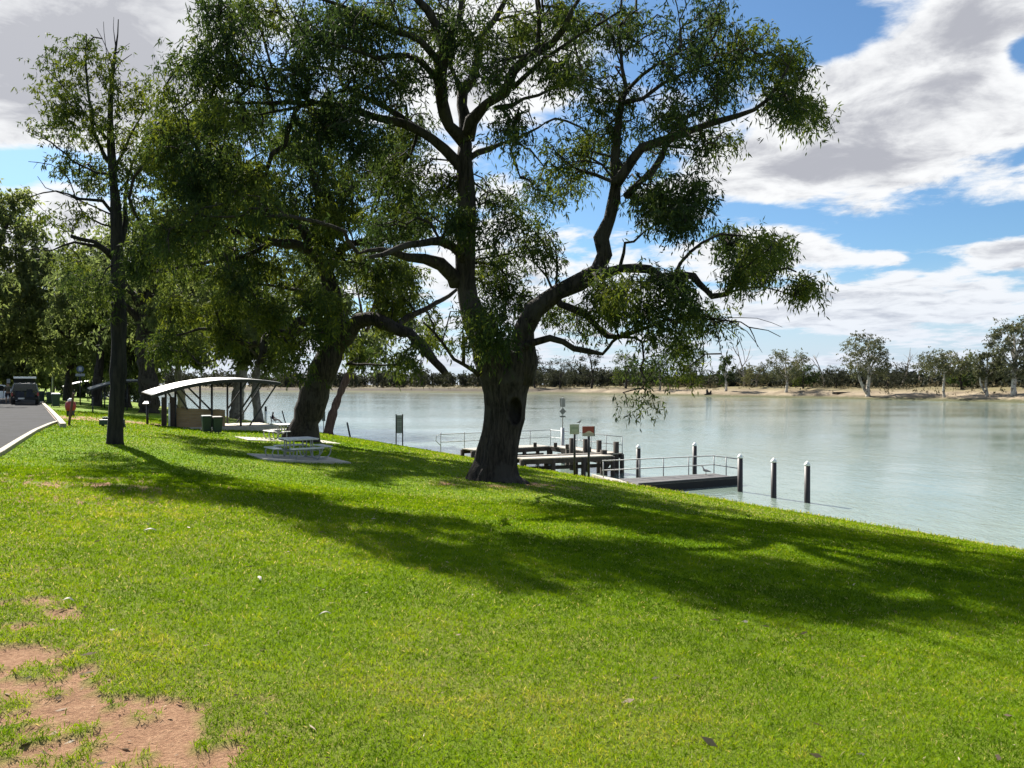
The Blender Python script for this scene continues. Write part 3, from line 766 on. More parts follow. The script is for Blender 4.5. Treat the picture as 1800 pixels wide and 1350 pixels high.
# ------------------------------------------------------------------ road, kerbs, pads
ASPH = simple('asphalt', (0.040, 0.040, 0.043), 0.9, 0.35, 0.7, 0, 0.006, spec=0.06)
CONC = simple('concrete', (0.46, 0.42, 0.35), 0.85, 0.2, 3, 0, 0.004)
KERBM = simple('kerb_concrete', (0.33, 0.29, 0.22), 0.85, 0.2, 2.5, 0, 0.004)
k_near = [gp(-420, 1010), gp(-150, 880), gp(0, 800), gp(30, 780), gp(62, 760), gp(88, 748), gp(103, 743)]
k_far = [gp(111, 752), gp(104, 742), gp(90, 726), gp(80, 716), gp(71, 707), gp(66, 699.5), gp(62.5, 692)]
def strip(name, left, right, lift, mat, lab, cat):
    vs = []; fs = []; n = len(left); kk = 10
    for a, b in zip(left, right):
        for j in range(kk+1):
            u = j/kk; x = a[0]+(b[0]-a[0])*u; y = a[1]+(b[1]-a[1])*u
            vs.append((x, y, tz(x, y)+lift))
    for i in range(n-1):
        for j in range(kk):
            fs.append((i*(kk+1)+j, (i+1)*(kk+1)+j, (i+1)*(kk+1)+j+1, i*(kk+1)+j+1))
    me = bpy.data.meshes.new(name); me.from_pydata(vs, [], [f[::-1] for f in fs]); me.update()
    o = link(name, me, mat)
    return tag(o, lab, cat, kind='structure')
def dens(pl, step):
    out = []
    for a, b in zip(pl, pl[1:]):
        k = max(1, int(math.dist(a, b)/step))
        out += [(a[0]+(b[0]-a[0])*j/k, a[1]+(b[1]-a[1])*j/k) for j in range(k)]
    return out+[pl[-1]]
rr = dens(k_near[:-1]+[gp(97, 741), gp(86, 727), gp(77, 716), gp(68, 706), gp(64, 699), gp(61, 692)], 2.5)
strip('road', [(x-24, y-4) for x, y in rr], rr, 0.06, ASPH, 'grey asphalt road at the left with tree shadows', 'road')
gl = dens([gp(97, 741), gp(86, 727), gp(77, 716), gp(68, 706), gp(64, 699)], 2.5)
gr = dens([gp(107, 746), gp(93.5, 728), gp(82, 716), gp(72, 706.5), gp(66.5, 699)], 2.5)
nn = min(len(gl), len(gr))
strip('gutter', [gl[int(i*(len(gl)-1)/(nn-1))] for i in range(nn)], [gr[int(i*(len(gr)-1)/(nn-1))] for i in range(nn)], 0.075, simple('gutter_brick', (0.34, 0.25, 0.20), 0.9, 0.25, 2), 'brown paved gutter beside the straight kerb', 'gutter')
def kerb(pl, w, h, lab):
    mb = MB(); pl = dens(pl, 1.8)
    for i, (a, b) in enumerate(zip(pl, pl[1:])):
        g_ = 0.012
        mb.beam((a[0], a[1], tz(*a)+h/2-.03), (b[0]+(a[0]-b[0])*g_, b[1]+(a[1]-b[1])*g_, tz(*b)+h/2-.03), w, h+.06)
    o = mb.build('kerb', KERBM, bevel=0.015)
    return tag(o, lab, 'kerb', kind='structure')
kerb(k_near, 0.15, 0.105, 'low pale kerb curving along the front of the lawn')
kerb(k_far, 0.21, 0.17, 'straight pale concrete kerb beyond the bend')

def pad(pts, lab):
    c = Vector((sum(p[0] for p in pts)/4, sum(p[1] for p in pts)/4, 0)); c.z = max(tz(*p) for p in pts)
    mb = MB(); mb.prism([(p[0]-c.x, p[1]-c.y) for p in pts], -0.5, 0.035-0.12)
    o = mb.build('concrete_slab', CONC, bevel=0.01); o.location = c
    return tag(o, lab, 'slab', kind='structure')

# ------------------------------------------------------------------ river and far bank
m, n_, l_ = new_mat('river_water'); t = NT(m.node_tree)
oc = t.objco()
w1 = t.noise(t.mapping(oc, (1.0, 0.55, 1), (0, 0, 0.55)), 1.1, 5, 0.6, 0.6); w2 = t.noise(t.mapping(oc, (1.0, 0.35, 1), (0, 0, 0.5)), 5.5, 4, 0.6, 0.3); w3 = t.noise(t.mapping(oc, (0.02, 0.06, 1)), 1, 3)
hh = t.math('ADD', t.math('MULTIPLY', w1, 0.7), t.math('MULTIPLY', w2, 0.32))
amp = t.mapr(w3, 0.35, 0.65, 0.15, 0.6)
bp = t.new('ShaderNodeBump'); l_.new(hh, bp.inputs['Height']); l_.new(amp, bp.inputs['Strength']); bp.inputs['Distance'].default_value = 0.16
base = t.mix(t.mapr(w3, 0.3, 0.7), (0.160, 0.212, 0.178), (0.195, 0.248, 0.212))
p = t.principled(base, 0.06, bp.outputs[0], 0, 0.5); p.inputs['IOR'].default_value = 1.33
t.out(p.outputs[0])
mb = MB(); mb.add([(-2600, -200, 0), (2600, -200, 0), (2600, 3200, 0), (-2600, 3200, 0)], [(0, 1, 2, 3)])
o = mb.build('river', m); o.location = (0, 0, WATER_Z)
tag(o, 'wide pale green river reflecting the clouds', 'river', kind='structure')

WLX = np.array([-1400, -700, -200, 200, 420, 600, 740, 800, 1000, 1200, 1400, 1600, 1800, 2200, 2700, 3400.])
WLY = np.array([688.0, 688.3, 688.4, 688.6, 688.8, 689.0, 690.0, 690.6, 692.4, 696.0, 699.6, 703.6, 708.0, 717, 729, 748.])
def shore(px):
    return -WATER_Z*F/(float(np.interp(px, WLX, WLY))-HY)
pxs = np.concatenate([np.arange(-1400, 600, 50), np.arange(600, 2000, 6), np.arange(2000, 3400, 60)])
offs = np.array([-6, -1, 0, 1.2, 2.5, 4.5, 7, 10, 14, 19, 25, 33, 45, 65, 110, 300, 1200, 3000.])
hs = np.array([-2.5, -.5, 0.0, .28, .45, .75, 1.15, 1.6, 2.1, 2.6, 2.95, 3.2, 3.35, 3.4, 3.5, 3.7, 3.9, 4.1])
vs = []; at_d = []
for px in pxs:
    a = (px-900)/F; un = math.hypot(a, 1); D0 = shore(px)
    for of, h in zip(offs, hs):
        D = D0+of/un
        x, y = a*D, D
        nn_ = (float(fbm(x*.09, y*.09, 6, 4))-.5)*2.0*min(1, max(0, of)/8)*(1 if of < 100 else .3)+(float(fbm(px*.02, of*.2, 16, 3))-.5)*.7*min(1, max(0, of)/3)
        wb = (float(fbm(px*.013, 3.3, 26, 4))-.5)*5.0*(1 if of < 40 else 0)
        x += a/un*wb; y += wb/un
        sc = 0.62 if px > 1150 else 0.45+0.17*max(0, (px-700)/450)
        vs.append((x, y, WATER_Z+(h*sc/0.62*0.95+nn_ if of > 0 else h)))
k = len(offs); npx = len(pxs)
ix = np.arange(npx*k).reshape(npx, k)
Q = np.stack([ix[:-1, :-1], ix[1:, :-1], ix[1:, 1:], ix[:-1, 1:]], -1).reshape(-1, 4)
m, n_, l_ = new_mat('sandy_bank'); t = NT(m.node_tree)
oc = t.objco(); sp = t.new('ShaderNodeSeparateXYZ'); l_.new(oc, sp.inputs[0])
a1 = t.noise(oc, .11, 6, .65); a2 = t.noise(oc, .9, 5, .65); a3 = t.noise(oc, .05, 3)
sand = t.mix(t.mapr(a1, .35, .65), (0.175, 0.138, 0.095), (0.325, 0.265, 0.188))
scr = t.mix(a2, (0.10, 0.09, 0.045), (0.23, 0.19, 0.10))
zz = t.math('ADD', sp.outputs['Z'], t.math('MULTIPLY', a2, 1.6))
sand = t.mix(t.mapr(t.math('ADD', sp.outputs['X'], t.math('MULTIPLY', a1, 30.0)), 20, 65), (0.062, 0.050, 0.038), sand)
c1 = t.mix(t.mapr(zz, -4.0+0.8, -3.1+0.8), (0.085, 0.085, 0.045), sand)     # weedy waterline
c2 = t.mix(t.mapr(t.math('ADD', zz, t.math('MULTIPLY', a1, 2.2)), -0.75, 0.9), c1, scr)   # dry scrub on top
c2 = t.mix(t.math('MULTIPLY', t.mapr(a2, .52, .7), .5), c2, scr)
t.out(t.principled(c2, .9, t.bump(a2, .8, .25), 0, .1).outputs[0])
o = quads('far_bank', np.array(vs), Q[:, ::-1], m, smooth=True)
tag(o, 'low sandy far bank of the river with dry scrub', 'river bank', kind='structure')
def bank(px, back=0.0):
    """a spot of the far bank so many metres behind the waterline"""
    a = (px-900)/F; un = math.hypot(a, 1); D = shore(px)+back/un
    i = int(np.argmin(np.abs(pxs-px))); best = None
    hcol = np.array([vs[i*k+j][2] for j in range(k)])
    z = float(np.interp(back, offs, hcol))
    return Vector((a*D, D, z))

# ------------------------------------------------------------------ far woods and trees
def far_wood():
    rng = np.random.default_rng(77)
    T = []; CL = []
    tr = MB()
    for i in range(640):
        px = rng.uniform(-300, 2500); back = rng.uniform(55, 190)
        b = bank(px, back); D = b.y
        H = (rng.uniform(4.2, 7.4) if px > 1150 else rng.uniform(8.0, 12.5))*(1.35 if rng.random() < .15 else 1)
        w = rng.uniform(3.0, 6.0)
        n = 46
        q = rng.normal(size=(n, 3)); q /= np.linalg.norm(q, axis=1, keepdims=True); q *= rng.random((n, 1))**0.4
        pts = np.array(b)+np.stack([q[:, 0]*w, q[:, 1]*w, H*0.52+q[:, 2]*H*0.46], -1)
        T.append(pts); CL.append(np.full(n, rng.random()))
        tr.tube([Vector((b.x, b.y, b.z-.5)), Vector((b.x+rng.normal()*.6, b.y, b.z+H*.6))], [.28, .12], 5)
    T = np.concatenate(T); CL = np.concatenate(CL)
    V, Q, tv = foliage(T, rng, 5, 3, 0.7, 0.9, 0.8, 1.3, 0.62, CL)
    me_o = quads('far_wood', V, Q, LEAF_DARK, tint=tv)
    tag(me_o, 'dark low line of scrubby trees along the far shore', 'wood', kind='stuff')
    o = tr.build('far_wood_trunks', BARK_GREY); tag(o, 'thin grey trunks inside the far tree line', 'wood', kind='stuff')
    # low scrub on the crest
    T = []
    for i in range(1300):
        px = rng.uniform(-300, 2400); back = 7+53*rng.random()**.6
        b = bank(px, back); T.append((b.x, b.y, b.z+.3))
    V, Q, tv = foliage(np.array(T), rng, 6, 3, .8, .8, .1, .7, .22, None, .8)
    o = quads('dry_scrub', V, Q, leaf_mat('dry_scrub_leaf', [(0, (.06, .055, .03)), (.5, (.13, .11, .06)), (1, (.24, .20, .12))], (1, 1, 1), .2), tint=tv)
    tag(o, 'dry brown scrub and grass tufts along the top of the far bank', 'scrub', kind='stuff')
far_wood()

def far_gum(px, back, hpx, wpx, seed, label, leaf=LEAF_GREY, barkm=BARK_WHITE, clear=.28, lean=(0, 0), clumps=18, each=7, per=10, strings=6, twin=False, cl_bias=0.0, csz=.30, name='river_gum', foot=None):
    b = bank(px, back); D = b.y
    if foot is not None:
        pass
    H = hpx/F*D; r = wpx/F*D/2*0.92
    rng = np.random.default_rng(seed)
    return gum(name, label, b, H, (r, r, 0), rng, barkm, leaf, tr=max(.22, H*.030), lean=lean, clear=clear, per=per, strings=strings, L=.48, W=.22, clumps=clumps, each=each, spread=r*.10, drop=.7, cl_bias=cl_bias, twin=twin, csz=csz, tip_r=.035, group='gum trees on the far bank')
far_gum(1526, 5, 112, 76, 101, 'tallest pale gum standing alone mid sandbank, its forked white trunk set in dark roots', twin=True, clear=.30, clumps=20)
far_gum(1382, 9, 76, 72, 102, 'low spreading gum with a stout white trunk, right behind the grounded log', clear=.25, clumps=15)
far_gum(1276, 9, 66, 34, 103, 'narrow gum with a white bole standing beside the dead stump', clear=.25, clumps=11, leaf=LEAF)
far_gum(1660, 6, 80, 84, 104, 'flat topped umbrella gum with a reddish foot on the right sandbank', clear=.5, clumps=15, lean=(-.04, 0))
far_gum(1735, 9, 82, 56, 105, 'slim white gum with twin boles, between the umbrella gum and the tall edge gum', clear=.36, clumps=13, twin=True)
far_gum(1782, 9, 138, 76, 106, 'tall grey gum rising at the picture edge above the green bush', clear=.20, clumps=24)
far_gum(1412, 26, 46, 56, 107, 'round olive gum crowding behind the stout white trunk', leaf=LEAF, barkm=BARK, clear=.12, clumps=10)
far_gum(1560, 36, 42, 80, 108, 'broad dark gum in back of the forked white gum', leaf=LEAF_DARK, barkm=BARK, clear=.1, clumps=12)
far_gum(1690, 30, 62, 60, 109, 'dense dark green gum in the shade of the umbrella gum', leaf=LEAF, barkm=BARK, clear=.1, clumps=11)
far_gum(1330, 34, 40, 54, 110, 'grey green gum between the narrow gum and the stout one', leaf=LEAF_GREY, barkm=BARK_PALE, clear=.2, clumps=11)
far_gum(1215, 30, 54, 60, 111, 'dark gum seen past the hanging foliage, left of the dead stump', leaf=LEAF, barkm=BARK, clear=.1, clumps=12)
far_gum(1100, 22, 66, 56, 112, 'olive round gum under the drooping bough tips', leaf=LEAF, barkm=BARK, clear=.12, clumps=13)
far_gum(1040, 24, 74, 42, 113, 'tall dark round gum just right of the two notice boards', leaf=LEAF_DARK, barkm=BARK, clear=.1, clumps=13)
far_gum(985, 24, 56, 60, 114, 'wide dark gum right above the diamond river sign', leaf=LEAF_DARK, barkm=BARK, clear=.1, clumps=12)
far_gum(940, 24, 60, 40, 115, 'dark gum peeping out at the edge of the broad hollow trunk', leaf=LEAF_DARK, barkm=BARK, clear=.1, clumps=11)
far_gum(1160, 14, 60, 50, 116, 'gum with leaning bole behind the dangling spray of leaves', leaf=LEAF, barkm=BARK_PALE, clear=.2, clumps=11)
far_gum(1470, 34, 35, 60, 117, 'low dark gum in the gap left of the forked white gum', leaf=LEAF_DARK, barkm=BARK, clear=.1, clumps=10)
def dead_tree(px, back, hpx, seed, label):
    b = bank(px, back); D = b.y; H = hpx/F*D; rng = np.random.default_rng(seed)
    root = thing('dead_tree', b, label, 'dead tree', 'bare dead trees on the far bank')
    mb = MB(); tr = H*.022
    def br(p, d, L, r, lev):
        pts = [p]; dd = Vector(d).normalized()
        for i in range(4):
            dd = (dd+Vector(rng.normal(size=3))*.16+Vector((0, 0, .08))).normalized(); pts.append(pts[-1]+dd*L/4)
        mb.tube(pts, [r, r*.85, r*.7, r*.5, r*.25], 6)
        if lev:
            for i in range(3 if lev == 2 else 2):
                q = pts[1+i % 4]; a = rng.random()*6.28
                br(q, dd+Vector((math.cos(a)*.9, math.sin(a)*.9, .2)), L*(.35+.3*rng.random()), r*.5, lev-1)
    br(Vector((0, 0, -.3)), (0, 0, 1), H, tr, 2)
    mb.build('trunk', BARK_GREY, root)
dead_tree(1308, 50, 78, 1, 'bare dead tree above the woods, left of the stout white gum')
dead_tree(1448, 45, 64, 2, 'crooked bare dead tree standing between the stout gum and the forked gum')
dead_tree(1582, 70, 66, 3, 'thin pale dead tree behind the sandbank, right of the forked white gum')
# bush at the water's edge, stump and log
b = bank(1788, 0) + Vector((0, -16, 0)); b.z = WATER_Z-.05
rng = np.random.default_rng(9)
root = thing('riverside_bush', b, 'bright green rounded bush at the water on the far right', 'bush')
q = rng.normal(size=(420, 3)); q /= np.linalg.norm(q, axis=1, keepdims=True); q *= rng.random((420, 1))**.33
T = np.stack([1.5+q[:, 0]*4.6, q[:, 1]*3.5, 1.9+q[:, 2]*2.1], -1)
V, Q, tv = foliage(T, rng, 7, 4, .3, .4, .3, .42, .14, None, .4); quads('crown', V, Q, LEAF_BRIGHT, root, tint=tv)
mb = MB()
for a in range(7): mb.tube([(1.5, 0, -.3), (1.5+math.cos(a)*1.6, math.sin(a)*1.3, 2.2)], [.10, .03], 6)
mb.build('trunk', BARK, root)
b = bank(1246, 3); root = thing('tree_stump', b, 'broken dark dead stump at the water edge of the far bank', 'stump')
mb = MB(); mb.tube([(-.3, 0, -.3), (-.5, 0, .8), (-.8, 0, 1.9)], [.75, .5, .28], 9).tube([(.4, 0, -.3), (.6, .1, .7), (.9, .2, 1.5)], [.6, .42, .2], 9).tube([(-1.6, 0, -.2), (0, 0, .2), (2.2, 0, -.2)], [.3, .6, .25], 8)
mb.build('trunk', BARK_BLACK, root)
b = bank(1480, 8); root = thing('fallen_log', b, 'long dark fallen log lying on the sand of the far bank', 'log')
mb = MB(); mb.tube([(-2.9, 0, .3), (-1, .2, .38), (1, .1, .42), (3.1, -.1, .5)], [.36, .32, .26, .16], 9).tube([(-2.6, 0, .4), (-2.9, 0, 1.0)], [.12, .05], 6)
mb.build('trunk', BARK, root)
# ------------------------------------------------------------------ trees on the near side
big_tree(); leaning_tree(); slender_tree()
def near_gum(px, py, hpx, wpx, seed, label, lift=0, D=None, **kw):
    b = (E(px, 1.6) if py is None else G(px, py)) if D is None else Vector(((px-900)/F*D, D, tz((px-900)/F*D, D)))
    D = b.y; H = hpx/F*D; r = wpx/F*D/2*.92
    rng = np.random.default_rng(seed)
    args = dict(bark_m=BARK, leaf_m=LEAF_BG, tr=H*.026, clear=.2, per=12, strings=8, L=.0050*D+.12, W=.0020*D+.025, clumps=22, each=9, drop=1.0, tip_r=.014+.0002*D)
    args.update(kw)
    return gum('gum_tree', label, b, H, (r, r, 0), rng, group='gum trees on the near bank', **args)
near_gum(416, None, 420, 330, 201, 'gum with a pale straight bole on the bank, seen through the open picnic shelter', bark_m=BARK_PALE, tr=.62, clear=.30, clumps=26)
near_gum(262, 726, 360, 280, 202, 'gum with a very thick dark bole, left of the curved picnic shelter roof', tr=.72, clear=.36, clumps=17)
near_gum(576, None, 330, 200, 203, 'thin reddish trunked tree leaning right, half hidden by the leaning gum', bark_m=BARK_RED, tr=.30, clear=.36, lean=(.28, .1), clumps=14, each=7)
near_gum(-20, 712, 395, 170, 204, 'tall dense gum at the picture edge, beyond the parked white car', D=82, clear=.16, clumps=28, each=10, cl_bias=.3, csz=.34)  # raised tint puts the light veil over this crown into its colour
near_gum(120, 712, 270, 190, 205, 'bushy gum behind the wheelie bins', D=88, clear=.16, clumps=18, each=9, cl_bias=.1)
near_gum(170, 706, 260, 170, 206, 'dark gum standing behind the slender tree', D=74, clear=.5, clumps=12, tr=.42)
near_gum(48, 700, 150, 130, 207, 'low yellowish gum arching over the road past the open car', D=120, clear=.12, clumps=20, each=9, cl_bias=.25)
near_gum(5, 700, 130, 120, 208, 'low green gum over the far left of the road', D=135, clear=.12, clumps=18, each=9, cl_bias=.15)
near_gum(92, 700, 125, 110, 209, 'small gum at the far end of the road', D=150, clear=.15, clumps=18, each=9, cl_bias=.15)
near_gum(225, 708, 210, 150, 210, 'olive gum between the slender tree and the thick dark bole', D=78, clear=.25, clumps=20, cl_bias=.15)
near_gum(320, 712, 240, 130, 211, 'gum with drooping foliage right above the shelter roof', D=92, bark_m=BARK_PALE, clear=.30, clumps=18, tr=.45)
near_gum(455, None, 230, 140, 212, 'gum on the bank seen left of the leaning trunk', bark_m=BARK_PALE, clear=.42, clumps=16, tr=.4)
near_gum(-60, 720, 260, 120, 213, 'gum shading the road by the white car', D=60, clear=.5, clumps=7, each=6)
near_gum(30, 700, 190, 130, 214, 'dark gum far along the road behind the open car', D=170, clear=.05, clumps=22, each=10, cl_bias=.0)
near_gum(140, 700, 160, 130, 215, 'dark gum closing the view behind the far shelters', D=140, clear=.05, clumps=22, each=10, cl_bias=.0)
near_gum(215, 700, 150, 120, 216, 'dark dense gum at the end of the lawn', D=150, clear=.05, clumps=20, each=10, cl_bias=.0)
# trees out of the frame to the left, whose shade falls across the road
near_gum(-330, 742, 420, 260, 217, 'gum beyond the road whose shade crosses the asphalt', D=40, clear=.5, clumps=8, each=5)

# ------------------------------------------------------------------ shared materials
DKMET = simple('dark_metal', (0.03, 0.03, 0.032), .5, .3, 8, .3)
GALV = simple('galvanised_steel', (0.36, 0.365, 0.37), .6, .2, 12, .35)
ALU = simple('pale_aluminium', (0.78, 0.77, 0.73), .42, .12, 14, .15)
TIMB = simple('old_wharf_timber', (0.055, 0.043, 0.035), .9, .45, 3, 0, .01, (1, 1, .3))
DECKM = simple('weathered_deck_boards', (0.40, 0.36, 0.31), .85, .25, 4, 0, .01, (1, 6, 1))
PILEM = simple('black_plastic_pile', (0.022, 0.017, 0.018), .5, .3, 4)
WHITE = simple('white_cap', (0.78, 0.78, 0.76), .5, .08, 8)
GREENB = simple('dark_green_plastic', (0.014, 0.038, 0.026), .5, .3, 6)
BLACKP = simple('black_rubber', (0.015, 0.015, 0.015), .75, .3, 9)
BROWNW = simple('brown_post', (0.10, 0.055, 0.035), .85, .35, 8, 0, .005)

# ------------------------------------------------------------------ picnic tables
def picnic_table(loc, rz, label):
    r = thing('picnic_table', loc, label, 'picnic table', 'aluminium picnic tables', rz)
    tp = MB()
    for i in range(5): tp.box(((i-2)*.222, 0, .745), (.214, 1.12, .034))
    tp.box((0, .46, .715), (1.1, .05, .03)).box((0, -.46, .715), (1.1, .05, .03))
    tp.build('tabletop', ALU, r, .005)
    for k in range(4):
        a = k*math.pi/2; R = Matrix.Rotation(a, 3, 'Z')
        s = MB()
        for j in (-1, 1): s.box(R @ Vector((j*.0, -.90+j*.075, .45)), (1.12, .142, .035), R)
        s.build('seat', ALU, r, .005)
        lg = MB()
        for x in (-.40, .40):
            pts = [(x, -.99, .43), (x, -1.04, .33), (x, -1.0, .17), (x, -.86, .05), (x, -.66, .028), (x, -.46, .05), (x, -.33, .16), (x, -.30, .30), (x, -.30, .72)]
            pp, rr_ = smooth_path(pts, [.024]*len(pts), .08)
            lg.tube([R @ p for p in pp], rr_, 8)
            lg.tube([R @ Vector((x, -.80, .43)), R @ Vector((x, -.62, .35)), R @ Vector((x, -.30, .34))], .02, 7)
        lg.build('leg', GALV, r)
    mb = MB()
    for a, b in (((-.3, -.3), (.3, .3)), ((-.3, .3), (.3, -.3))): mb.tube([(a[0], a[1], .34), (b[0], b[1], .34)], .022, 7)
    mb.build('cross_brace', GALV, r)
    return r
def at_xy(x, y): return Vector((x, y, tz(x, y)))
t1 = G(524, 812)
c1 = at_xy(t1.x-.2, t1.y+.75)
def slab(c, w, rz, lab):
    pts = []
    for sx, sy in ((-1, -1), (1, -1), (1, 1), (-1, 1)):
        x, y = sx*w[0]/2, sy*w[1]/2
        pts.append((x*math.cos(rz)-y*math.sin(rz), x*math.sin(rz)+y*math.cos(rz)))
    zc = tz(c.x, c.y)+.02
    h = [tz(c.x+p[0], c.y+p[1])+.045-zc for p in pts]; mb = MB(); q = [pts[0], pts[1], pts[3], pts[2]]; h = [h[0], h[1], h[3], h[2]]
    mb.hexa([(p[0], p[1], -.5) for p in q]+[(p[0], p[1], k) for p, k in zip(q, h)])
    o = mb.build('concrete_slab', CONC, bevel=.012); o.location = (c.x, c.y, zc)
    tag(o, lab, 'slab', kind='structure'); return zc
z1 = slab(c1, (2.45, 2.1), .56, 'pale concrete slab under the nearest picnic table')
picnic_table((c1.x, c1.y, z1), .60, 'nearest pale metal picnic table with four benches, before the leaning trunk').scale = (.83, .83, .83)
t2 = G(498, 775); c2 = at_xy(t2.x, t2.y+.7)
z2 = slab(c2, (3.9, 2.3), .56, 'pale concrete slab partly hidden by the leaning trunk')
picnic_table((c2.x, c2.y, z2), .60, 'second pale metal picnic table, half hidden behind the leaning trunk').scale = (.9, .9, .9)

# ------------------------------------------------------------------ picnic shelter
def shelter(A, L, W, label, sc=1.0, detail=True, group=None):
    """A: ground under the near left corner of the roof; runs L along the bank normal and W along the bank"""
    rz = math.atan2(N2[1], N2[0])
    r = thing('picnic_shelter', A, label, 'shelter', group, rz)
    gz = lambda x, y: tz(A.x+x*N2[0]+y*T2[0], A.y+x*N2[1]+y*T2[1])-A.z
    def rz_(u): return 1.62+.70-1.75*(u-.68)**2
    # roof: a shallow vault of corrugated sheet
    n = 40; vs = []; fs = []; m_ = 48
    for i in range(n+1):
        u = i/n; z = rz_(u)
        for j in range(m_+1):
            v = j/m_; c = .018*math.sin(j*math.pi/1.0)+.012*((j % 2)*2-1)
            vs.append((u*L, v*W, z+c+.12*v))
    for i in range(n):
        for j in range(m_): fs.append((i*(m_+1)+j, (i+1)*(m_+1)+j, (i+1)*(m_+1)+j+1, i*(m_+1)+j+1))
    b0 = len(vs)
    me = bpy.data.meshes.new('roof'); me.from_pydata(vs, [], fs); me.update(); me.polygons.foreach_set('use_smooth', [True]*len(fs))
    ro = link('roof', me, ROOFM, r); so = ro.modifiers.new('thickness', 'SOLIDIFY'); so.thickness = .02; so.offset = -1
    for y in (.0, W):
        fa = MB()
        pts = [Vector((i/14*L, y, rz_(i/14)-.10+.12*y/W)) for i in range(15)]
        for a, b in zip(pts, pts[1:]): fa.beam(a, b+(b-a)*.02, .05, .15)
        fa.build('fascia', DKMET, r)
    pu = MB()
    for i in range(1, 8): pu.beam((i/8*L, .05, rz_(i/8)-.07), (i/8*L, W-.05, rz_(i/8)+.03), .06, .08)
    pu.build('purlin', DKMET, r)
    for x in (1.15, 2.9, 4.35):
        for y in (.35, W-.35):
            p = MB(); p.tube([(x, y, gz(x, y)-.3), (x, y, rz_(x/L)-.1)], .055, 10); p.build('post', DKMET, r)
    for (xa, xb) in ((1.75, 1.15), (2.9, 1.75), (4.3, 5.35)):
        for y in (.45, W-.45):
            p = MB(); p.beam((xa, y, gz(xa, y)+.95), (xb, y, rz_(xb/L)-.13), .08, .08); p.build('strut', DKMET, r)
    for y in (.5, W-.4):
        p = MB(); p.beam((4.75, y, gz(4.75, y)+.1), (L*.985, y, rz_(.985)-.13), .07, .07); p.build('strut', DKMET, r)
    if detail:
        w = MB(); x0, x1 = 1.0, 3.6
        y = .55
        w.hexa([(x0, y, gz(x0, y)-.3), (x1, y, gz(x1, y)-.3), (x0, y+.2, gz(x0, y)-.3), (x1, y+.2, gz(x1, y)-.3), (x0, y, .86), (x1, y, .70), (x0, y+.2, .86), (x1, y+.2, .70)])
        w.build('wall', BRICK, r, .008)
        w = MB(); w.box((x1-.1, y+1.0, .15), (.2, 1.6, 1.1)); w.build('wall', BRICK, r, .008)
        for x in (.62, 1.0):
            q = MB(); q.box((x, .35, .55), (.22, .16, 1.7)); q.build('column', DKBR, r, .01)
        q = MB(); q.tube([(.84, .18, -.3), (.84, .18, 1.1)], .045, 10); q.build('downpipe', ALU, r)
        q = MB()
        q.prism([(-.5, -.5), (L-.2, -.5), (L-.2, W-.2), (-.5, W-.2)], -1.3, -.16)
        q.build('floor_slab', CONC, r)
    return r
ROOFM = simple('roof_sheet', (0.30, 0.295, 0.28), .55, .4, 1.6, .1)
m, n_, l_ = new_mat('shelter_brick'); t = NT(m.node_tree)
bk = t.new('ShaderNodeTexBrick'); l_.new(t.mapping(t.objco(), (1, 1, 1), (math.radians(90), 0, 0)), bk.inputs['Vector'])
bk.inputs['Color1'].default_value = (.30, .19, .085, 1); bk.inputs['Color2'].default_value = (.38, .25, .13, 1); bk.inputs['Mortar'].default_value = (.24, .2, .15, 1)
bk.inputs['Scale'].default_value = 1.0; bk.inputs['Brick Width'].default_value = .23; bk.inputs['Row Height'].default_value = .086; bk.inputs['Mortar Size'].default_value = .008
t.out(t.principled(bk.outputs[0], .9).outputs[0]); BRICK = m
DKBR = simple('dark_brick', (.05, .032, .028), .85, .3, 8)
A0 = P(266, 698, 38); A0.z = tz(A0.x, A0.y)
SH = shelter(A0, 6.35, 4.0, 'open picnic shelter with a curved pale roof, brick half wall and slanting struts')
A1 = P(158, 692, 66); A1.z = tz(A1.x, A1.y); 
shelter(A1, 5.4, 4.0, 'smaller looking shelter with a bright roof just left of the slender trunk', detail=False, group='distant picnic shelters')
A2 = P(111, 688, 98); A2.z = tz(A2.x, A2.y)
shelter(A2, 5.4, 4.0, 'farthest pale roofed shelter, behind the wheelie bins', detail=False, group='distant picnic shelters')

# ------------------------------------------------------------------ bins, posts, signs on the lawn
def wheelie(loc, rz, label, lid=None, group='dark green wheelie bins'):
    r = thing('wheelie_bin', loc, label, 'bin', group, rz)
    mb = MB(); mb.hexa([(-.22, -.26, .06), (.22, -.26, .06), (-.22, .24, .06), (.22, .24, .06), (-.28, -.33, .95), (.28, -.33, .95), (-.28, .33, .95), (.28, .33, .95)])
    mb.build('body', GREENB, r, .02)
    mb = MB(); mb.hexa([(-.30, -.36, .955), (.30, -.36, .955), (-.30, .35, .955), (.30, .35, .955), (-.27, -.30, 1.03), (.27, -.30, 1.03), (-.27, .33, 1.06), (.27, .33, 1.06)])
    mb.build('lid', lid or GREENB, r, .015)
    for s in (-1, 1):
        w = MB(); w.tube([(s*.24, .27, .1), (s*.29, .27, .1)], .1, 14); w.build('wheel', BLACKP, r)
    h = MB(); h.tube([(-.2, .38, .98), (.2, .38, .98)], .018, 8); h.build('handle', GREENB, r)
    return r
wheelie(G(363, 760), .5, 'dark green wheelie bin in front of the brick shelter wall').scale = (.76, .76, .76)
_b = wheelie(G(382, 761), .55, 'brownish wheelie bin at the right end of the brick shelter wall', simple('brown_plastic', (.09, .075, .055), .6, .3, 6)); _b.scale = (.74, .74, .74)
wheelie(G(72, 708.5), .6, 'dark green bin touching the rear corner of the open car, left of the other two')
wheelie(G(88, 710), .6, 'middle dark green bin beside the kerb, before the distant trees')
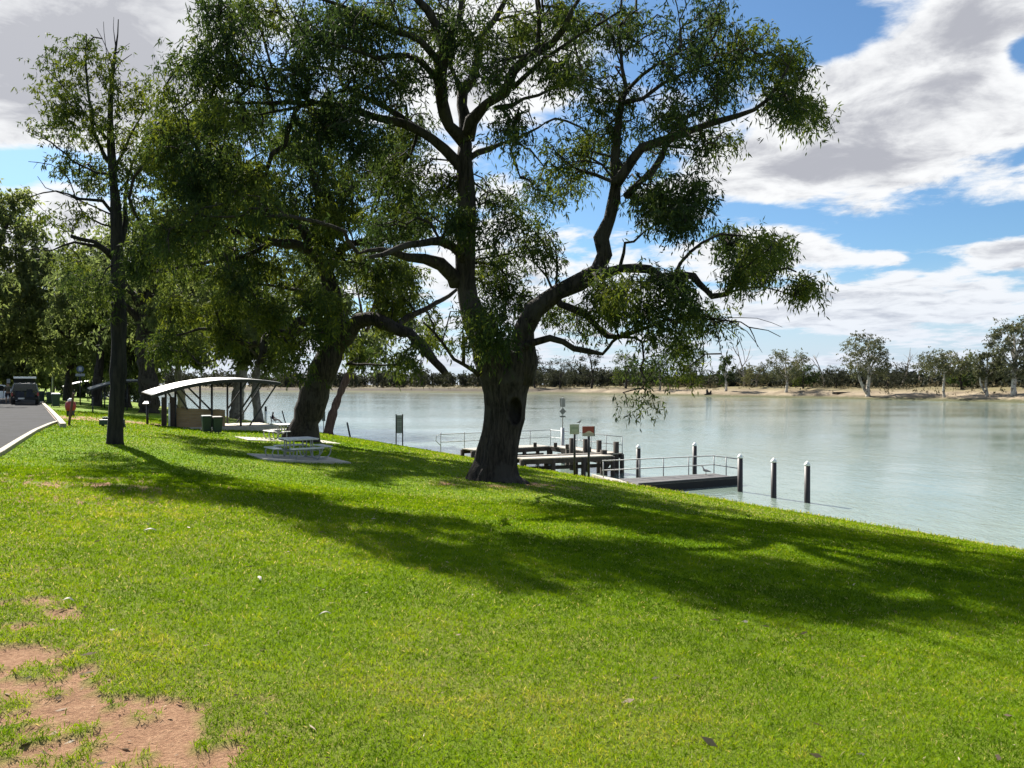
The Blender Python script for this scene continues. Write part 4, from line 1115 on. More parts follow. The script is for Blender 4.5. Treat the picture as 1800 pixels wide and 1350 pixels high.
wheelie(G(98, 715.5), .6, 'dark green bin with a pale lid, nearest of the roadside bins', simple('pale_lid', (.5, .5, .48), .5, .1, 8))

def leaning_post(loc, L, r0, tilt, label, cat='post', mat=BROWNW, group=None, name='timber_post'):
    o = MB().tube([(0, 0, -.35), (0, 0, L*.5), (0.01, 0, L)], [r0, r0*.97, r0*.92], 10).build(name, mat, None, .006)
    o.location = loc; o.rotation_euler = (0, tilt, 0)
    return tag(o, label, cat, group)
leaning_post(E(616, .4), 1.15, .065, -.22, 'dark post leaning left at the bank edge between the leaning tree and the notice frame', mat=DKMET)
leaning_post(E(504, .4), 1.55, .055, -.28, 'dark post leaning left above the second picnic table', mat=DKMET)
leaning_post(G(121, 748), 1.35, .05, .14, 'short brown post leaning right in front of the red drum', mat=BROWNW)
leaning_post(G(163, 725), 1.0, .045, 0, 'short upright dark post on the grass left of the slender trunk', mat=DKMET)
# pale pile marker
r = thing('river_marker_pile', E(467, -.3), 'tall pale marker pile with a dark cap standing at the water edge', 'pile')
MB().tube([(0, 0, -.5), (0, 0, 1.5)], .13, 12).build('pole', ALU, r); MB().tube([(0, 0, 1.5), (0, 0, 1.9), (0, 0, 2.0)], [.12, .11, .05], 12).build('cap', DKMET, r)
# red drum
r = thing('rubbish_drum', G(124, 731), 'red round drum with a white bag on top, by the bare earth patch', 'drum'); r.scale = (.68, .68, .68)
REDM = simple('faded_red_paint', (.26, .030, .022), .5, .3, 5)
MB().lathe([(.28, .42), (.36, .5), (.40, .75), (.40, .95), (.33, 1.12), (.2, 1.18)], 20).build('body', REDM, r)
MB().box((-.2, 0, .2), (.09, .3, .46)).box((.2, 0, .2), (.09, .3, .46)).box((0, .1, .38), (.5, .3, .08)).build('stand', DKMET, r)
MB().lathe([(.2, 1.16), (.23, 1.24), (.17, 1.36), (.07, 1.42)], 12).build('bag', WHITE, r)
# low green bench behind the slender trunk
bx = G(197, 750)
r = thing('bench', bx, 'low dark green box seat mostly hidden behind the slender trunk', 'bench', None, .15)
MB().box((0, 0, .20), (.92, .40, .22)).build('seat', GREENB, r, .015)
MB().box((-.05, .19, .36), (.8, .05, .10)).build('backrest', GREENB, r, .01)
MB().beam((.40, 0, .30), (.56, -.05, -.12), .07, .07).build('leg', DKMET, r)
MB().beam((-.36, 0, .12), (-.36, -.0, -.2), .07, .07).build('leg', DKMET, r)
# park notice post with slanted plate near the thick trunk
pb = G(259, 746)
r = thing('park_barbecue_post', pb, 'dark post with a small slanted plate, left of the shelter', 'post')
MB().tube([(0, 0, -.2), (0, 0, 1.05)], .06, 10).build('pole', DKMET, r); MB().box((0, -.05, 1.1), (.34, .26, .05), Matrix.Rotation(.5, 3, 'X')).build('plate', DKMET, r, .006)
# notice frame at the bank
def board_mat(name, bg, bands):
    """a painted board: bands are (x0, x1, z0, z1, colour) in the board's own metres"""
    m, n, l = new_mat(name); t = NT(m.node_tree)
    sp = t.new('ShaderNodeSeparateXYZ'); l.new(t.objco(), sp.inputs[0]); c = bg
    col = t.mix(t.noise(t.objco(), 9, 3), bg, tuple(q*.8 for q in bg))
    for x0, x1, z0, z1, cc in bands:
        f = t.math('MULTIPLY', t.math('MULTIPLY', t.math('GREATER_THAN', sp.outputs[0], x0), t.math('LESS_THAN', sp.outputs[0], x1)), t.math('MULTIPLY', t.math('GREATER_THAN', sp.outputs[2], z0), t.math('LESS_THAN', sp.outputs[2], z1)))
        col = t.mix(f, col, cc)
    t.out(t.principled(col, .5).outputs[0]); return m
nb = E(702, .5)
r = thing('information_sign', nb, 'two posted grey notice frame at the bank edge, facing the river', 'sign', None, .1)
for s in (-1, 1): MB().box((s*.20, 0, .85), (.07, .07, 2.3)).build('post', DKMET, r, .005)
MB().box((0, -.01, 1.37), (.33, .035, 1.12)).build('board', board_mat('grey_notice', (.22, .24, .23), [(-.14, .14, 1.72, 1.76, (.05, .05, .05)), (-.14, .14, 1.5, 1.54, (.36, .38, .37)), (-.14, .14, 1.2, 1.23, (.32, .33, .33))]), r, .004)
for zq in (1.88, .84): MB().box((0, 0, zq), (.33, .05, .06)).build('rail', DKMET, r, .004)
sb = E(569, .4)
r = thing('small_notice', sb, 'small dark notice on a stick between the two leaning trunks', 'sign', None, .1)
MB().box((0, 0, .6), (.05, .05, 1.4)).build('post', DKMET, r); MB().box((0, -.04, 1.35), (.26, .03, .75)).build('board', board_mat('dark_notice', (.13, .15, .14), [(-.1, .1, 1.5, 1.55, (.35, .36, .35))]), r, .004)
# street lamp and road signs far along the road
lp = at_xy((92-900)/F*92, 92)
r = thing('street_lamp', lp, 'tall grey street lamp with a pale head, rising behind the roadside bins', 'street lamp')
MB().tube([(0, 0, -.3), (0, 0, 3), (0, 0, 5.9)], [.09, .075, .055], 10).tube([(0, 0, 5.85), (-.2, 0, 6.0), (-.45, 0, 6.02)], .035, 8).build('pole', GALV, r)
MB().lathe([(.08, -.06), (.24, -.02), (.26, .05), (.1, .13)], 14, (-.45, 0, 6.02)).build('lamp_head', ALU, r)
sp_ = at_xy((141-900)/F*70, 70)
r = thing('route_sign', sp_, 'tall dark pole with a small round blue sign and a plate, before the far shelters', 'sign', None, .5)
MB().tube([(0, 0, -.3), (0, 0, 3.6)], .06, 10).build('pole', DKMET, r)
MB().tube([(0, -.07, 3.3), (0, -.11, 3.3)], .30, 20).build('disc', board_mat('blue_sign', (.10, .14, .24), [(-.12, .12, 3.15, 3.45, (.5, .52, .58))]), r)
MB().box((0, -.08, 2.75), (.75, .03, .22)).build('plate', board_mat('plate_sign', (.42, .44, .5), [(-.3, .3, 2.72, 2.78, (.1, .12, .2))]), r, .004)
sp_ = at_xy((15-900)/F*78, 78)
r = thing('road_sign', sp_, 'grey square road sign seen right above the standing person', 'sign', None, .55)
MB().tube([(0, 0, -.3), (0, 0, 2.1)], .035, 8).build('pole', GALV, r); MB().box((0, -.05, 1.95), (.30, .02, .42)).build('plate', GALV, r, .01)

# ------------------------------------------------------------------ timber wharf
WD = -3.32
def xy(px, D): return Vector(((px-900)/F*D, D, 0))
wA, wB, wC, wD = xy(832, 39.0), xy(905, 35.2), xy(966, 41.6), xy(1062, 36.9)
def wharf():
    o = Vector(((wA+wB+wC+wD)/4).to_tuple()); o.z = WATER_Z
    r = thing('timber_wharf', o, 'old square timber wharf on dark piles with a slim handrail, left of the floating pontoon', 'wharf')
    zt = WD-o.z; loc = lambda p, z: Vector((p.x-o.x, p.y-o.y, z))
    def deck(a, b, w, side):
        d = (b-a).normalized(); nrm = Vector((-d.y, d.x, 0))*side; k = int((b-a).length/.19); mb = MB()
        for i in range(k):
            p = a+d*(i+.5)*((b-a).length/k)+nrm*w/2
            mb.box(loc(p, zt-.025), (w, (b-a).length/k*.94, .05), Matrix((nrm, d, Vector((0, 0, 1)))).transposed())
        mb.build('deck', DECKM, r)
        be = MB()
        for f in (.06, .94): be.beam(loc(a+nrm*w*f, zt-.16), loc(b+nrm*w*f, zt-.16), .12, .2)
        be.beam(loc(a+nrm*w*.5, zt-.50), loc(b+nrm*w*.5, zt-.50), .12, .16)
        be.build('beam', TIMB, r)
        n = max(3, int((b-a).length/1.35))
        for i in range(n+1):
            for f in (.06, .94):
                p = a+d*((b-a).length*i/n)+nrm*w*f
                MB().tube([loc(p, -1.6), loc(p, zt-.06)], .11, 9).build('pile', TIMB, r)
        return d, nrm
    deck(wA, wC, 1.2, 1); deck(wC, wD, 1.1, 1); deck(wB, wD, .9, -1)
    cap = MB(); cap.beam(loc(wB, zt+.0), loc(wD, zt+.0), .14, .12); cap.build('edge_beam', DECKM, r, .01)
    for p, q, us in ((wA, wC, (.1, .3, .55, .8)), (wC, wD, (.12, .35, .75))):
        for u in us: MB().box(loc(p.lerp(q, u), zt+.10), (.18, .18, .24)).build('mooring_block', TIMB, r, .01)
    # handrail round the outer side
    d = (wC-wA).normalized(); n1 = Vector((-d.y, d.x, 0)); e = (wD-wC).normalized(); n2 = Vector((-e.y, e.x, 0))
    pa = wA-d*1.25+n1*1.15; pc = wC+n1*1.15+d*.9; pd = wD+n2*1.05
    hr = MB()
    a0 = loc(pa, zt+.1); c0 = loc(pc, zt); d0 = loc(pd, zt)
    for h in (.78, .38):
        hr.tube([a0+Vector((0, 0, h-.1)), c0+Vector((0, 0, h))], .02, 7); hr.tube([c0+Vector((0, 0, h)), d0+Vector((0, 0, h))], .02, 7)
    hr.tube([a0+Vector((0, 0, .68)), a0-(c0-a0).normalized()*.25+Vector((0, 0, .6)), a0-(c0-a0).normalized()*.28+Vector((0, 0, .35)), a0+Vector((0, 0, .1)), a0+Vector((0, 0, -.4))], .02, 7)
    for p, q, n in ((a0, c0, 5), (c0, d0, 5)):
        for i in range(0 if p is a0 else 1, n+1):
            w = p.lerp(q, i/n); hr.tube([w-Vector((0, 0, .3)), w+Vector((0, 0, .78))], .02, 7)
    hr.build('handrail', GALV, r)
    # tall outer piles
    for px, D, top in ((1005, 38.8, 770), (1029, 38.2, 771.5), (1053, 37.6, 774)):
        p = xy(px, D); MB().tube([loc(p, -1.6), loc(p, (HY-top)/F*D-o.z)], .13, 10).build('pile', TIMB, r)
    # outer fender frame
    pe, pf = xy(1061, 36.7), xy(1083, 37.4)
    MB().tube([loc(pe, -1.6), loc(pe, zt+.2)], .17, 10).build('pile', TIMB, r)
    MB().tube([loc(pf, -1.6), loc(pf, (HY-776.5)/F*37.4-o.z)], .14, 10).build('pile', TIMB, r)
    br = MB()
    for z in (zt-.05, zt-.4, zt-.75): br.beam(loc(pe, z), loc(pf, z), .1, .14)
    br.beam(loc(pe, zt-.8), loc(pf, zt-.1), .08, .12); br.build('brace', TIMB, r)
    # river sign standing on the wharf
    ps = xy(989, 41.9)
    s = thing('river_sign', (ps.x, ps.y, WD), 'tall navigation sign post with striped panel over a diamond, standing on the wharf', 'sign', None, 0)
    zt2 = lambda y: (HY-y)/F*41.9-WD
    MB().tube([(0, 0, -2.2), (0, 0, zt2(752))], .10, 12).build('post', GALV, s); MB().tube([(0, 0, zt2(752)), (0, 0, zt2(699))], .03, 8).build('mast', GALV, s)
    MB().box((0, -.06, (zt2(700)+zt2(715))/2), (.27, .03, .47)).build('striped_panel', board_mat('striped_panel', (.12, .12, .12), [(-.085, -.05, 0, 9, (.5, .5, .5)), (.0, .03, 0, 9, (.5, .5, .5)), (.09, .11, 0, 9, (.5, .5, .5))]), s, .004)
    MB().box((0, -.06, zt2(723)), (.27, .03, .27), Matrix.Rotation(math.pi/4, 3, 'Y')).build('diamond', simple('diamond_grey', (.14, .15, .15), .5, .2, 8), s, .004)
    MB().box((0, -.06, zt2(732)), (.31, .03, .09)).build('plate', simple('plate_grey', (.12, .13, .13), .5, .2, 8), s, .004)
wharf()

# two notice boards on posts at the bank edge
p0 = xy(1010, 32.05); p0.z = tz(p0.x, p0.y); p1 = xy(1035, 31.4); p1.z = tz(p1.x, p1.y)
r = thing('park_sign', p0, 'two boards on dark posts at the bank, one pale green, one red', 'sign')
D0 = p0.y; dx = p1.x-p0.x; dy = p1.y-p0.y
zt = lambda y: (HY-y)/F*D0-p0.z
MB().tube([(0, 0, -.3), (0, 0, zt(748))], .05, 10).build('post', DKMET, r); MB().tube([(dx, dy, p1.z-p0.z-.3), (dx, dy, zt(750))], .05, 10).build('post', DKMET, r)
kx = D0/F
mg = board_mat('pale_green_board', (.42, .46, .38), [(-9*kx*.8, 9*kx*.8, zt(759), zt(750), (.25, .32, .24)), (-9*kx*.6, 9*kx*.6, zt(756), zt(755), (.5, .54, .46)), (-9*kx*.6, 9*kx*.6, zt(758), zt(757), (.5, .54, .46))])
MB().box((-.5*kx, -.07, (zt(745.5)+zt(763))/2), (16.5*kx, .03, 17.5*kx)).build('board', mg, r, .004)['label'] = 'pale green board'
m, n_, l_ = new_mat('red_picture_board'); t = NT(m.node_tree)
sp = t.new('ShaderNodeSeparateXYZ'); l_.new(t.objco(), sp.inputs[0])
xc = (1031.5-1010)*kx; zc = (zt(748)+zt(764.5))/2
hill = t.math('ADD', t.math('MULTIPLY', t.math('COSINE', t.math('MULTIPLY', t.math('SUBTRACT', sp.outputs[0], xc+.02), 13.0)), .055), zc-.04)
fm = t.math('LESS_THAN', sp.outputs[2], hill); lowm = t.math('LESS_THAN', sp.outputs[2], zc-.075)
c = t.mix(fm, (.26, .045, .035), (.55, .45, .38)); c = t.mix(lowm, c, (.36, .33, .30))
edge = t.math('GREATER_THAN', sp.outputs[0], xc+9.0*kx); c = t.mix(edge, c, (.03, .03, .03))
t.out(t.principled(c, .5).outputs[0])
MB().box((xc, dy-.07, zc), (21.5*kx, .03, 17*kx)).build('board', m, r, .004)['label'] = 'red and white picture board'

# ------------------------------------------------------------------ pontoon and piles
def pontoon():
    a, b, c, d = xy(1089, 32.6), xy(1255, 34.6), xy(1299, 33.0), xy(1123, 30.5)
    o = (a+b+c+d)/4; o.z = WATER_Z; o = Vector(o)
    r = thing('floating_pontoon', o, 'low dark floating pontoon with a grey handrail along two sides', 'pontoon')
    L = lambda p, z: Vector((p.x-o.x, p.y-o.y, z))
    zt = .30
    mb = MB(); mb.hexa([L(a, -.15), L(b, -.15), L(d, -.15), L(c, -.15), L(a, zt-.03), L(b, zt-.03), L(d, zt-.03), L(c, zt-.03)]); mb.build('hull', BLACKP, r, .02)
    dk = MB(); n = 30
    for i in range(n):
        u0, u1 = i/n, (i+.93)/n
        q = [L(a.lerp(b, u0), 0), L(a.lerp(b, u1), 0), L(d.lerp(c, u0), 0), L(d.lerp(c, u1), 0)]
        dk.hexa([p+Vector((0, 0, zt-.027)) for p in q]+[p+Vector((0, 0, zt+.01)) for p in q])
    dk.build('deck', simple('dark_deck', (.10, .095, .095), .8, .25, 5), r)
    k = MB(); k.beam(L(d, zt+.05), L(c, zt+.05), .07, .08); k.build('edge_beam', DKMET, r)
    hr = MB()
    a2 = a+(a-b)*.17
    for h in (.80, .40):
        hr.tube([L(a2, zt+h), L(b, zt+h), L(c, zt+h)], .024, 8)
    for u in (-.16, .2, .45, .72, 1.0):
        p = a.lerp(b, u); hr.tube([L(p, zt-.3), L(p, zt+.80)], .024, 8)
    for u in (.5,):
        p = b.lerp(c, u); hr.tube([L(p, zt), L(p, zt+.80)], .024, 8)
    hr.build('handrail', GALV, r)
    g = MB(); e = xy(1040, 33.6); f = xy(1075, 31.2)
    g.hexa([L(e, -.2), L(a, .1), L(f, -.2), L(d, .1), L(e, .40), L(a, zt-.02), L(f, .40), L(d, zt-.02)]); g.build('ramp', CONC, r)
    # gull on the deck
    p = a.lerp(b, .86).lerp(d.lerp(c, .86), .2)
    bird((p.x, p.y, WATER_Z+zt+.012), 'pale grey bird with raised head standing on the pontoon deck', .42, (.40, .38, .36), 2.6)
def bird(loc, label, L, col, rz):
    r = thing('bird', loc, label, 'bird', None, rz)
    pts = [(-.55, 0, .33), (-.3, 0, .40), (0, 0, .46), (.22, 0, .52), (.30, 0, .66), (.34, 0, .80), (.40, 0, .86), (.52, 0, .85), (.62, 0, .83)]
    rad = [.03, .09, .16, .14, .07, .055, .075, .03, .008]
    pp, rr = smooth_path([Vector(p)*L for p in pts], [q*L for q in rad], .02)
    MB().tube(pp, rr, 10).build('body', simple('plumage', col, .8, .25, 20), r)
    for s in (-1, 1): MB().tube([(0, s*.05*L, .36*L), (.02*L, s*.05*L, .18*L), (0, s*.05*L, 0), (.10*L, s*.05*L, .008)], .018*L, 6).build('leg', simple('bird_leg', (.08, .06, .05), .7), r)
pontoon()
bird((p0.x+8*kx, p0.y-.05, p0.z+zt(745.5)), 'small dark bird perched on top of the two notice boards', .20, (.03, .03, .03), .2)
def mooring(px, D, label, top=-2.93):
    r = thing('mooring_pile', (xy(px, D).x, D, WATER_Z), label, 'pile', 'black mooring piles with white caps')
    h = top-WATER_Z
    MB().tube([(0, 0, -1.8), (0, 0, h)], .105, 18).build('pole', PILEM, r)
    MB().lathe([(.112, h-.02), (.112, h+.02), (.09, h+.06), (.02, h+.15)], 18).build('cap', WHITE, r)
mooring(1122, 35.6, 'white capped black pile behind the shore end of the pontoon')
mooring(1221, 37.0, 'white capped black pile behind the middle of the pontoon')
mooring(1301, 30.9, 'white capped black pile at the outer front corner of the pontoon')
mooring(1360, 29.2, 'white capped black pile standing free, first past the pontoon')
mooring(1419, 28.0, 'white capped black pile standing free, farthest from the pontoon')

# ------------------------------------------------------------------ cars
GLASS = simple('dark_glass', (.012, .014, .016), .08, .2, 3)
def paint(name, c): 
    m, n, l = new_mat(name); t = NT(m.node_tree)
    a = t.noise(t.objco(), 3, 4); col = t.mix(a, tuple(q*.9 for q in c), tuple(min(1, q*1.08) for q in c))
    p = t.principled(col, .32); p.inputs['Coat Weight'].default_value = .4; t.out(p.outputs[0]); return m
def wheel(x, y, parent, R=.35):
    w = MB(); w.lathe([(R*.6, -.11), (R*.93, -.11), (R, -.07), (R, .07), (R*.93, .11), (R*.6, .11)], 24)
    w.v = [(x+z, y+a, R+b) for a, b, z in w.v]
    o = w.build('wheel', BLACKP, parent)
    q = MB(); q.lathe([(R*.2, -.10), (R*.6, -.09), (R*.62, .09), (R*.2, .10)], 18); q.v = [(x+z, y+a, R+b) for a, b, z in q.v]
    q.build('rim', GALV, o)
def open_wagon(loc, rz):
    r = thing('parked_wagon', loc, 'dark four wheel drive wagon seen from behind with its tailgate raised', 'car', None, rz)
    DK = paint('dark_car_paint', (.035, .04, .045)); w = .94
    b = MB()
    # lower body from bumper to bonnet, with the load bay left open at the back
    b.hexa([(-w, .9, .38), (w, .9, .38), (-w, 4.6, .40), (w, 4.6, .40), (-w, .9, 1.05), (w, .9, 1.05), (-w*.95, 4.6, .92), (w*.95, 4.6, .92)])
    b.box((-w+.05, .45, .72), (.10, .9, .70)).box((w-.05, .45, .72), (.10, .9, .70))
    b.box((0, .45, .46), (2*w-.2, .9, .14))
    b.build('body', DK, r, .05)
    g = MB(); g.hexa([(-w*.97, .9, 1.05), (w*.97, .9, 1.05), (-w*.95, 3.5, 1.05), (w*.95, 3.5, 1.05), (-w*.78, .9, 1.62), (w*.78, .9, 1.62), (-w*.76, 2.7, 1.62), (w*.76, 2.7, 1.62)]); g.build('cabin_glass', GLASS, r, .03)
    p = MB()
    for s in (-1, 1): p.beam((s*w*.95, .06, 1.0), (s*w*.78, .12, 1.62), .09, .10)
    p.hexa([(-w*.80, .02, 1.58), (w*.80, .02, 1.58), (-w*.78, 2.75, 1.60), (w*.78, 2.75, 1.60), (-w*.74, .10, 1.70), (w*.74, .10, 1.70), (-w*.72, 2.6, 1.72), (w*.72, 2.6, 1.72)])
    p.build('roof', paint('grey_roof_paint', (.16, .17, .18)), r, .03)
    tg = MB(); R = Matrix.Rotation(-.33, 3, 'X')
    tg.box(Vector((0, .02, 1.72))+R @ Vector((0, -.55, 0)), (1.45, 1.1, .07), R); tg.build('tailgate', DK, r, .02)
    e = MB(); e.box(Vector((0, .02, 1.72))+R @ Vector((0, -1.12, .03)), (1.48, .06, .15), R); e.build('tailgate_edge', WHITE, r, .02)  # white edge: the sky's reflection is put into the colour
    lo = MB(); lo.box((-.35, .55, .80), (.6, .5, .5)).box((.35, .5, .72), (.55, .5, .36)).box((.3, .6, 1.05), (.4, .4, .3)); lo.build('luggage', simple('luggage_dark', (.03, .035, .05), .8, .4, 5), r, .03)
    bu = MB(); bu.box((0, -.05, .50), (1.84, .18, .22)); bu.build('bumper', BLACKP, r, .03)
    for s in (-1, 1):
        MB().box((s*.86, -.012, .82), (.13, .05, .28)).build('tail_light', simple('tail_red', (.25, .02, .02), .25), r, .01)
        for y in (.85, 3.75): wheel(s*.80, y, r, .37)
    MB().box((-.25, -.15, .50), (.42, .012, .12)).build('number_plate', simple('plate_pale', (.6, .6, .55), .5), r)
def white_car(loc, rz):
    r = thing('parked_white_car', loc, 'white car cut off by the left picture edge, behind the standing person', 'car', None, rz)
    WP = paint('white_car_paint', (.86, .87, .86)); w = .9
    prof = [(-2.2, .35), (2.2, .35), (2.28, .6), (2.15, .88), (1.1, 1.0), (-2.15, 1.02), (-2.28, .7)]
    b = MB(); vs = [(x, -w, z) for x, z in prof]+[(x, w, z) for x, z in prof]; n = len(prof)
    b.add(vs, [tuple(range(n)), tuple(reversed(range(n, 2*n)))]+[(i, n+i, n+(i+1) % n, (i+1) % n) for i in range(n)]); b.build('body', WP, r, .06)
    g = MB(); g.hexa([(-2.1, -w*.93, 1.0), (1.15, -w*.93, .99), (-2.1, w*.93, 1.0), (1.15, w*.93, .99), (-1.85, -w*.74, 1.50), (.40, -w*.74, 1.50), (-1.85, w*.74, 1.50), (.40, w*.74, 1.50)]); g.build('cabin_glass', GLASS, r, .02)
    ro = MB(); ro.hexa([(-1.92, -w*.78, 1.49), (.46, -w*.78, 1.49), (-1.92, w*.78, 1.49), (.46, w*.78, 1.49), (-1.75, -w*.70, 1.57), (.25, -w*.70, 1.57), (-1.75, w*.70, 1.57), (.25, w*.70, 1.57)])
    for s in (-1, 1):
        ro.beam((1.12, s*w*.93, 1.0), (.40, s*w*.76, 1.52), .08, .07); ro.beam((-.6, s*w*.945, 1.0), (-.6, s*w*.755, 1.5), .08, .05); ro.beam((-2.08, s*w*.93, 1.0), (-1.85, s*w*.76, 1.52), .12, .06)
    ro.build('roof', WP, r, .02)
    for s in (-1, 1):
        for x in (-1.35, 1.4):
            wr = MB(); R_ = .32
            wr.tube([(x, s*.70, R_), (x, s*.92, R_)], R_, 24); o = wr.build('wheel', BLACKP, r)
            MB().tube([(x, s*.90, R_), (x, s*.93, R_)], R_*.6, 18).build('rim', GALV, o)
        MB().box((2.24, s*.66, .72), (.06, .34, .14)).build('headlight', simple('headlamp', (.6, .62, .62), .15), r, .02)
    MB().box((2.26, 0, .45), (.08, 1.7, .16)).build('bumper', simple('bumper_grey', (.2, .2, .2), .6), r, .02)
cx = xy(44, 60); cx.z = tz(cx.x, cx.y)+.02
open_wagon(cx, math.radians(32))
cx = xy(-4, 68); cx.z = tz(cx.x, cx.y)+.02
white_car(cx, math.radians(28))

# ------------------------------------------------------------------ people
def skin(name, verts, edges, rads, mat, parent=None, root=0, sub=2):
    me = bpy.data.meshes.new(name); me.from_pydata(verts, edges, []); me.update()
    o = link(name, me, mat, parent)
    s = o.modifiers.new('skin', 'SKIN'); s.use_smooth_shade = True
    if not me.skin_vertices: me.skin_vertices.new()
    d = me.skin_vertices[0].data
    for i, r in enumerate(rads):
        d[i].radius = r if isinstance(r, tuple) else (r, r)
    d[root].use_root = True
    b = o.modifiers.new('sub', 'SUBSURF'); b.levels = sub; b.render_levels = sub
    return o
SKINM = simple('skin', (.36, .22, .15), .6, .1, 10)
def person_standing(loc, rz):
    r = thing('person', loc, 'person in olive shirt and dark shorts standing on the road with a stick', 'person', None, rz)
    # x right, y the way the person faces; seen from behind
    V = [(0, 0, .93), (0, -.01, 1.08), (0, -.01, 1.25), (0, -.01, 1.38), (0, 0, 1.47), (0, .015, 1.55), (0, .03, 1.62), (0, .02, 1.70),
         (.09, 0, .88), (.13, .01, .50), (.15, -.01, .09), (.16, .11, .04), (-.09, 0, .88), (-.12, .02, .50), (-.12, 0, .09), (-.13, .12, .04),
         (.17, -.01, 1.38), (.32, -.06, 1.16), (.19, .07, 1.00), (.15, .12, .98), (-.17, -.01, 1.38), (-.27, .02, 1.12), (-.30, .13, .92), (-.30, .17, .86)]
    E = [(0, 1), (1, 2), (2, 3), (3, 4), (4, 5), (5, 6), (6, 7), (0, 8), (8, 9), (9, 10), (10, 11), (0, 12), (12, 13), (13, 14), (14, 15), (3, 16), (16, 17), (17, 18), (18, 19), (3, 20), (20, 21), (21, 22), (22, 23)]
    Rr = [(.15, .11), (.135, .10), (.155, .11), (.14, .09), (.055, .055), (.085, .09), (.095, .10), (.06, .07), .085, .058, .042, .032, .085, .058, .042, .032, .058, .042, .032, .03, .058, .042, .032, .03]
    skin('body', V, E, Rr, SKINM, r)
    skin('shirt', [(0, 0, .96), (0, -.01, 1.1), (0, -.01, 1.27), (0, -.01, 1.40), (.18, -.01, 1.38), (.28, -.045, 1.22), (-.18, -.01, 1.38), (-.25, .01, 1.20)], [(0, 1), (1, 2), (2, 3), (3, 4), (4, 5), (3, 6), (6, 7)],
         [(.175, .135), (.165, .125), (.18, .135), (.15, .11), .075, .062, .075, .062], simple('olive_shirt', (.11, .10, .06), .85, .2, 12), r)
    skin('shorts', [(0, 0, .96), (.10, 0, .84), (.135, .01, .54), (-.10, 0, .84), (-.13, .02, .54)], [(0, 1), (1, 2), (0, 3), (3, 4)], [(.17, .13), .115, .095, .115, .095], simple('dark_shorts', (.025, .022, .035), .85, .2, 12), r)
    skin('hair', [(0, -.005, 1.60), (0, .0, 1.70)], [(0, 1)], [(.095, .085), (.10, .10)], simple('dark_hair', (.03, .022, .018), .7, .3, 20), r)
    for s in (-1, 1): MB().lathe([(.006, -.03), (.02, -.015), (.02, .015), (.006, .03)], 8, (s*.098, .02, 1.60)).build('ear', SKINM, r)
    for x, y in ((.155, .05), (-.125, .06)): MB().box((x, y, .03), (.10, .26, .06)).build('shoe', BLACKP, r, .02)
    st = MB().tube([(0, 0, 0), (.04, .02, .55), (.06, .03, 1.0)], .016, 7).build('walking_stick', BROWNW)
    st.location = Vector(loc)+Matrix.Rotation(rz, 3, 'Z') @ Vector((-.36, .15, 0)); tag(st, 'thin stick held by the person standing on the road', 'stick')
q = xy(14, 63); q.z = tz(q.x, q.y)+.02
person_standing(q, math.radians(36))
def person_sitting(loc, rz):
    ch = thing('camp_chair', loc, 'low folding camp chair under the seated angler at the water edge', 'chair', None, rz)
    MB().box((0, 0, .38), (.5, .46, .04)).build('seat', DKMET, ch); MB().box((0, -.24, .62), (.5, .04, .46), Matrix.Rotation(.2, 3, 'X')).build('backrest', DKMET, ch)
    for sx in (-1, 1):
        for sy in (-1, 1): MB().tube([(sx*.23, sy*.2, -.15), (sx*.2, sy*.2, .38)], .015, 6).build('leg', GALV, ch)
    r = thing('person', loc, 'person in dark clothes sitting by the river with legs stretched towards the right', 'person', None, rz)
    V = [(0, -.05, .50), (0, -.10, .70), (0, -.10, .92), (0, -.08, 1.02), (0, -.06, 1.10), (0, -.04, 1.17), (0, -.05, 1.25), (.1, .05, .50), (.12, .45, .50), (.12, .72, .20), (.12, .85, .18), (-.1, .05, .50), (-.12, .45, .50), (-.12, .78, .16), (-.12, .90, .16), (.17, -.09, .92), (.24, .05, .70), (.15, .28, .62), (-.17, -.09, .92), (-.24, .05, .70), (-.15, .28, .62)]
    E = [(0, 1), (1, 2), (2, 3), (3, 4), (4, 5), (5, 6), (0, 7), (7, 8), (8, 9), (9, 10), (0, 11), (11, 12), (12, 13), (13, 14), (2, 15), (15, 16), (16, 17), (2, 18), (18, 19), (19, 20)]
    skin('body', V, E, [(.15, .12), (.14, .11), (.13, .09), .06, .085, .095, .06, .085, .06, .045, .035, .085, .06, .045, .035, .055, .042, .03, .055, .042, .03], SKINM, r)
    skin('shirt', [(0, -.06, .56), (0, -.1, .72), (0, -.1, .92), (.17, -.09, .92), (.22, -.01, .78), (-.17, -.09, .92), (-.22, -.01, .78)], [(0, 1), (1, 2), (2, 3), (3, 4), (2, 5), (5, 6)], [(.17, .14), (.165, .135), (.15, .11), .07, .06, .07, .06], simple('navy_shirt', (.025, .02, .035), .85, .2, 12), r)
    skin('hair', [(0, -.065, 1.15), (0, -.06, 1.24)], [(0, 1)], [(.09, .08), (.095, .09)], simple('brown_hair', (.05, .03, .02), .7, .3, 20), r)
q = E(481, .5)
person_sitting(q, math.radians(-78))
q = E(491.5, .5)
r = thing('camp_bag', q, 'small dark bag on the ground just right of the seated angler', 'bag', None, .3)
MB().hexa([(-.35, -.2, 0), (.35, -.2, 0), (-.35, .2, 0), (.35, .2, 0), (-.25, -.12, .32), (.25, -.12, .28), (-.25, .12, .32), (.25, .12, .28)]).build('body', DKMET, r, .06)
MB().tube([(-.2, 0, .3), (0, 0, .48), (.2, 0, .28)], .02, 6).build('handle', DKMET, r)
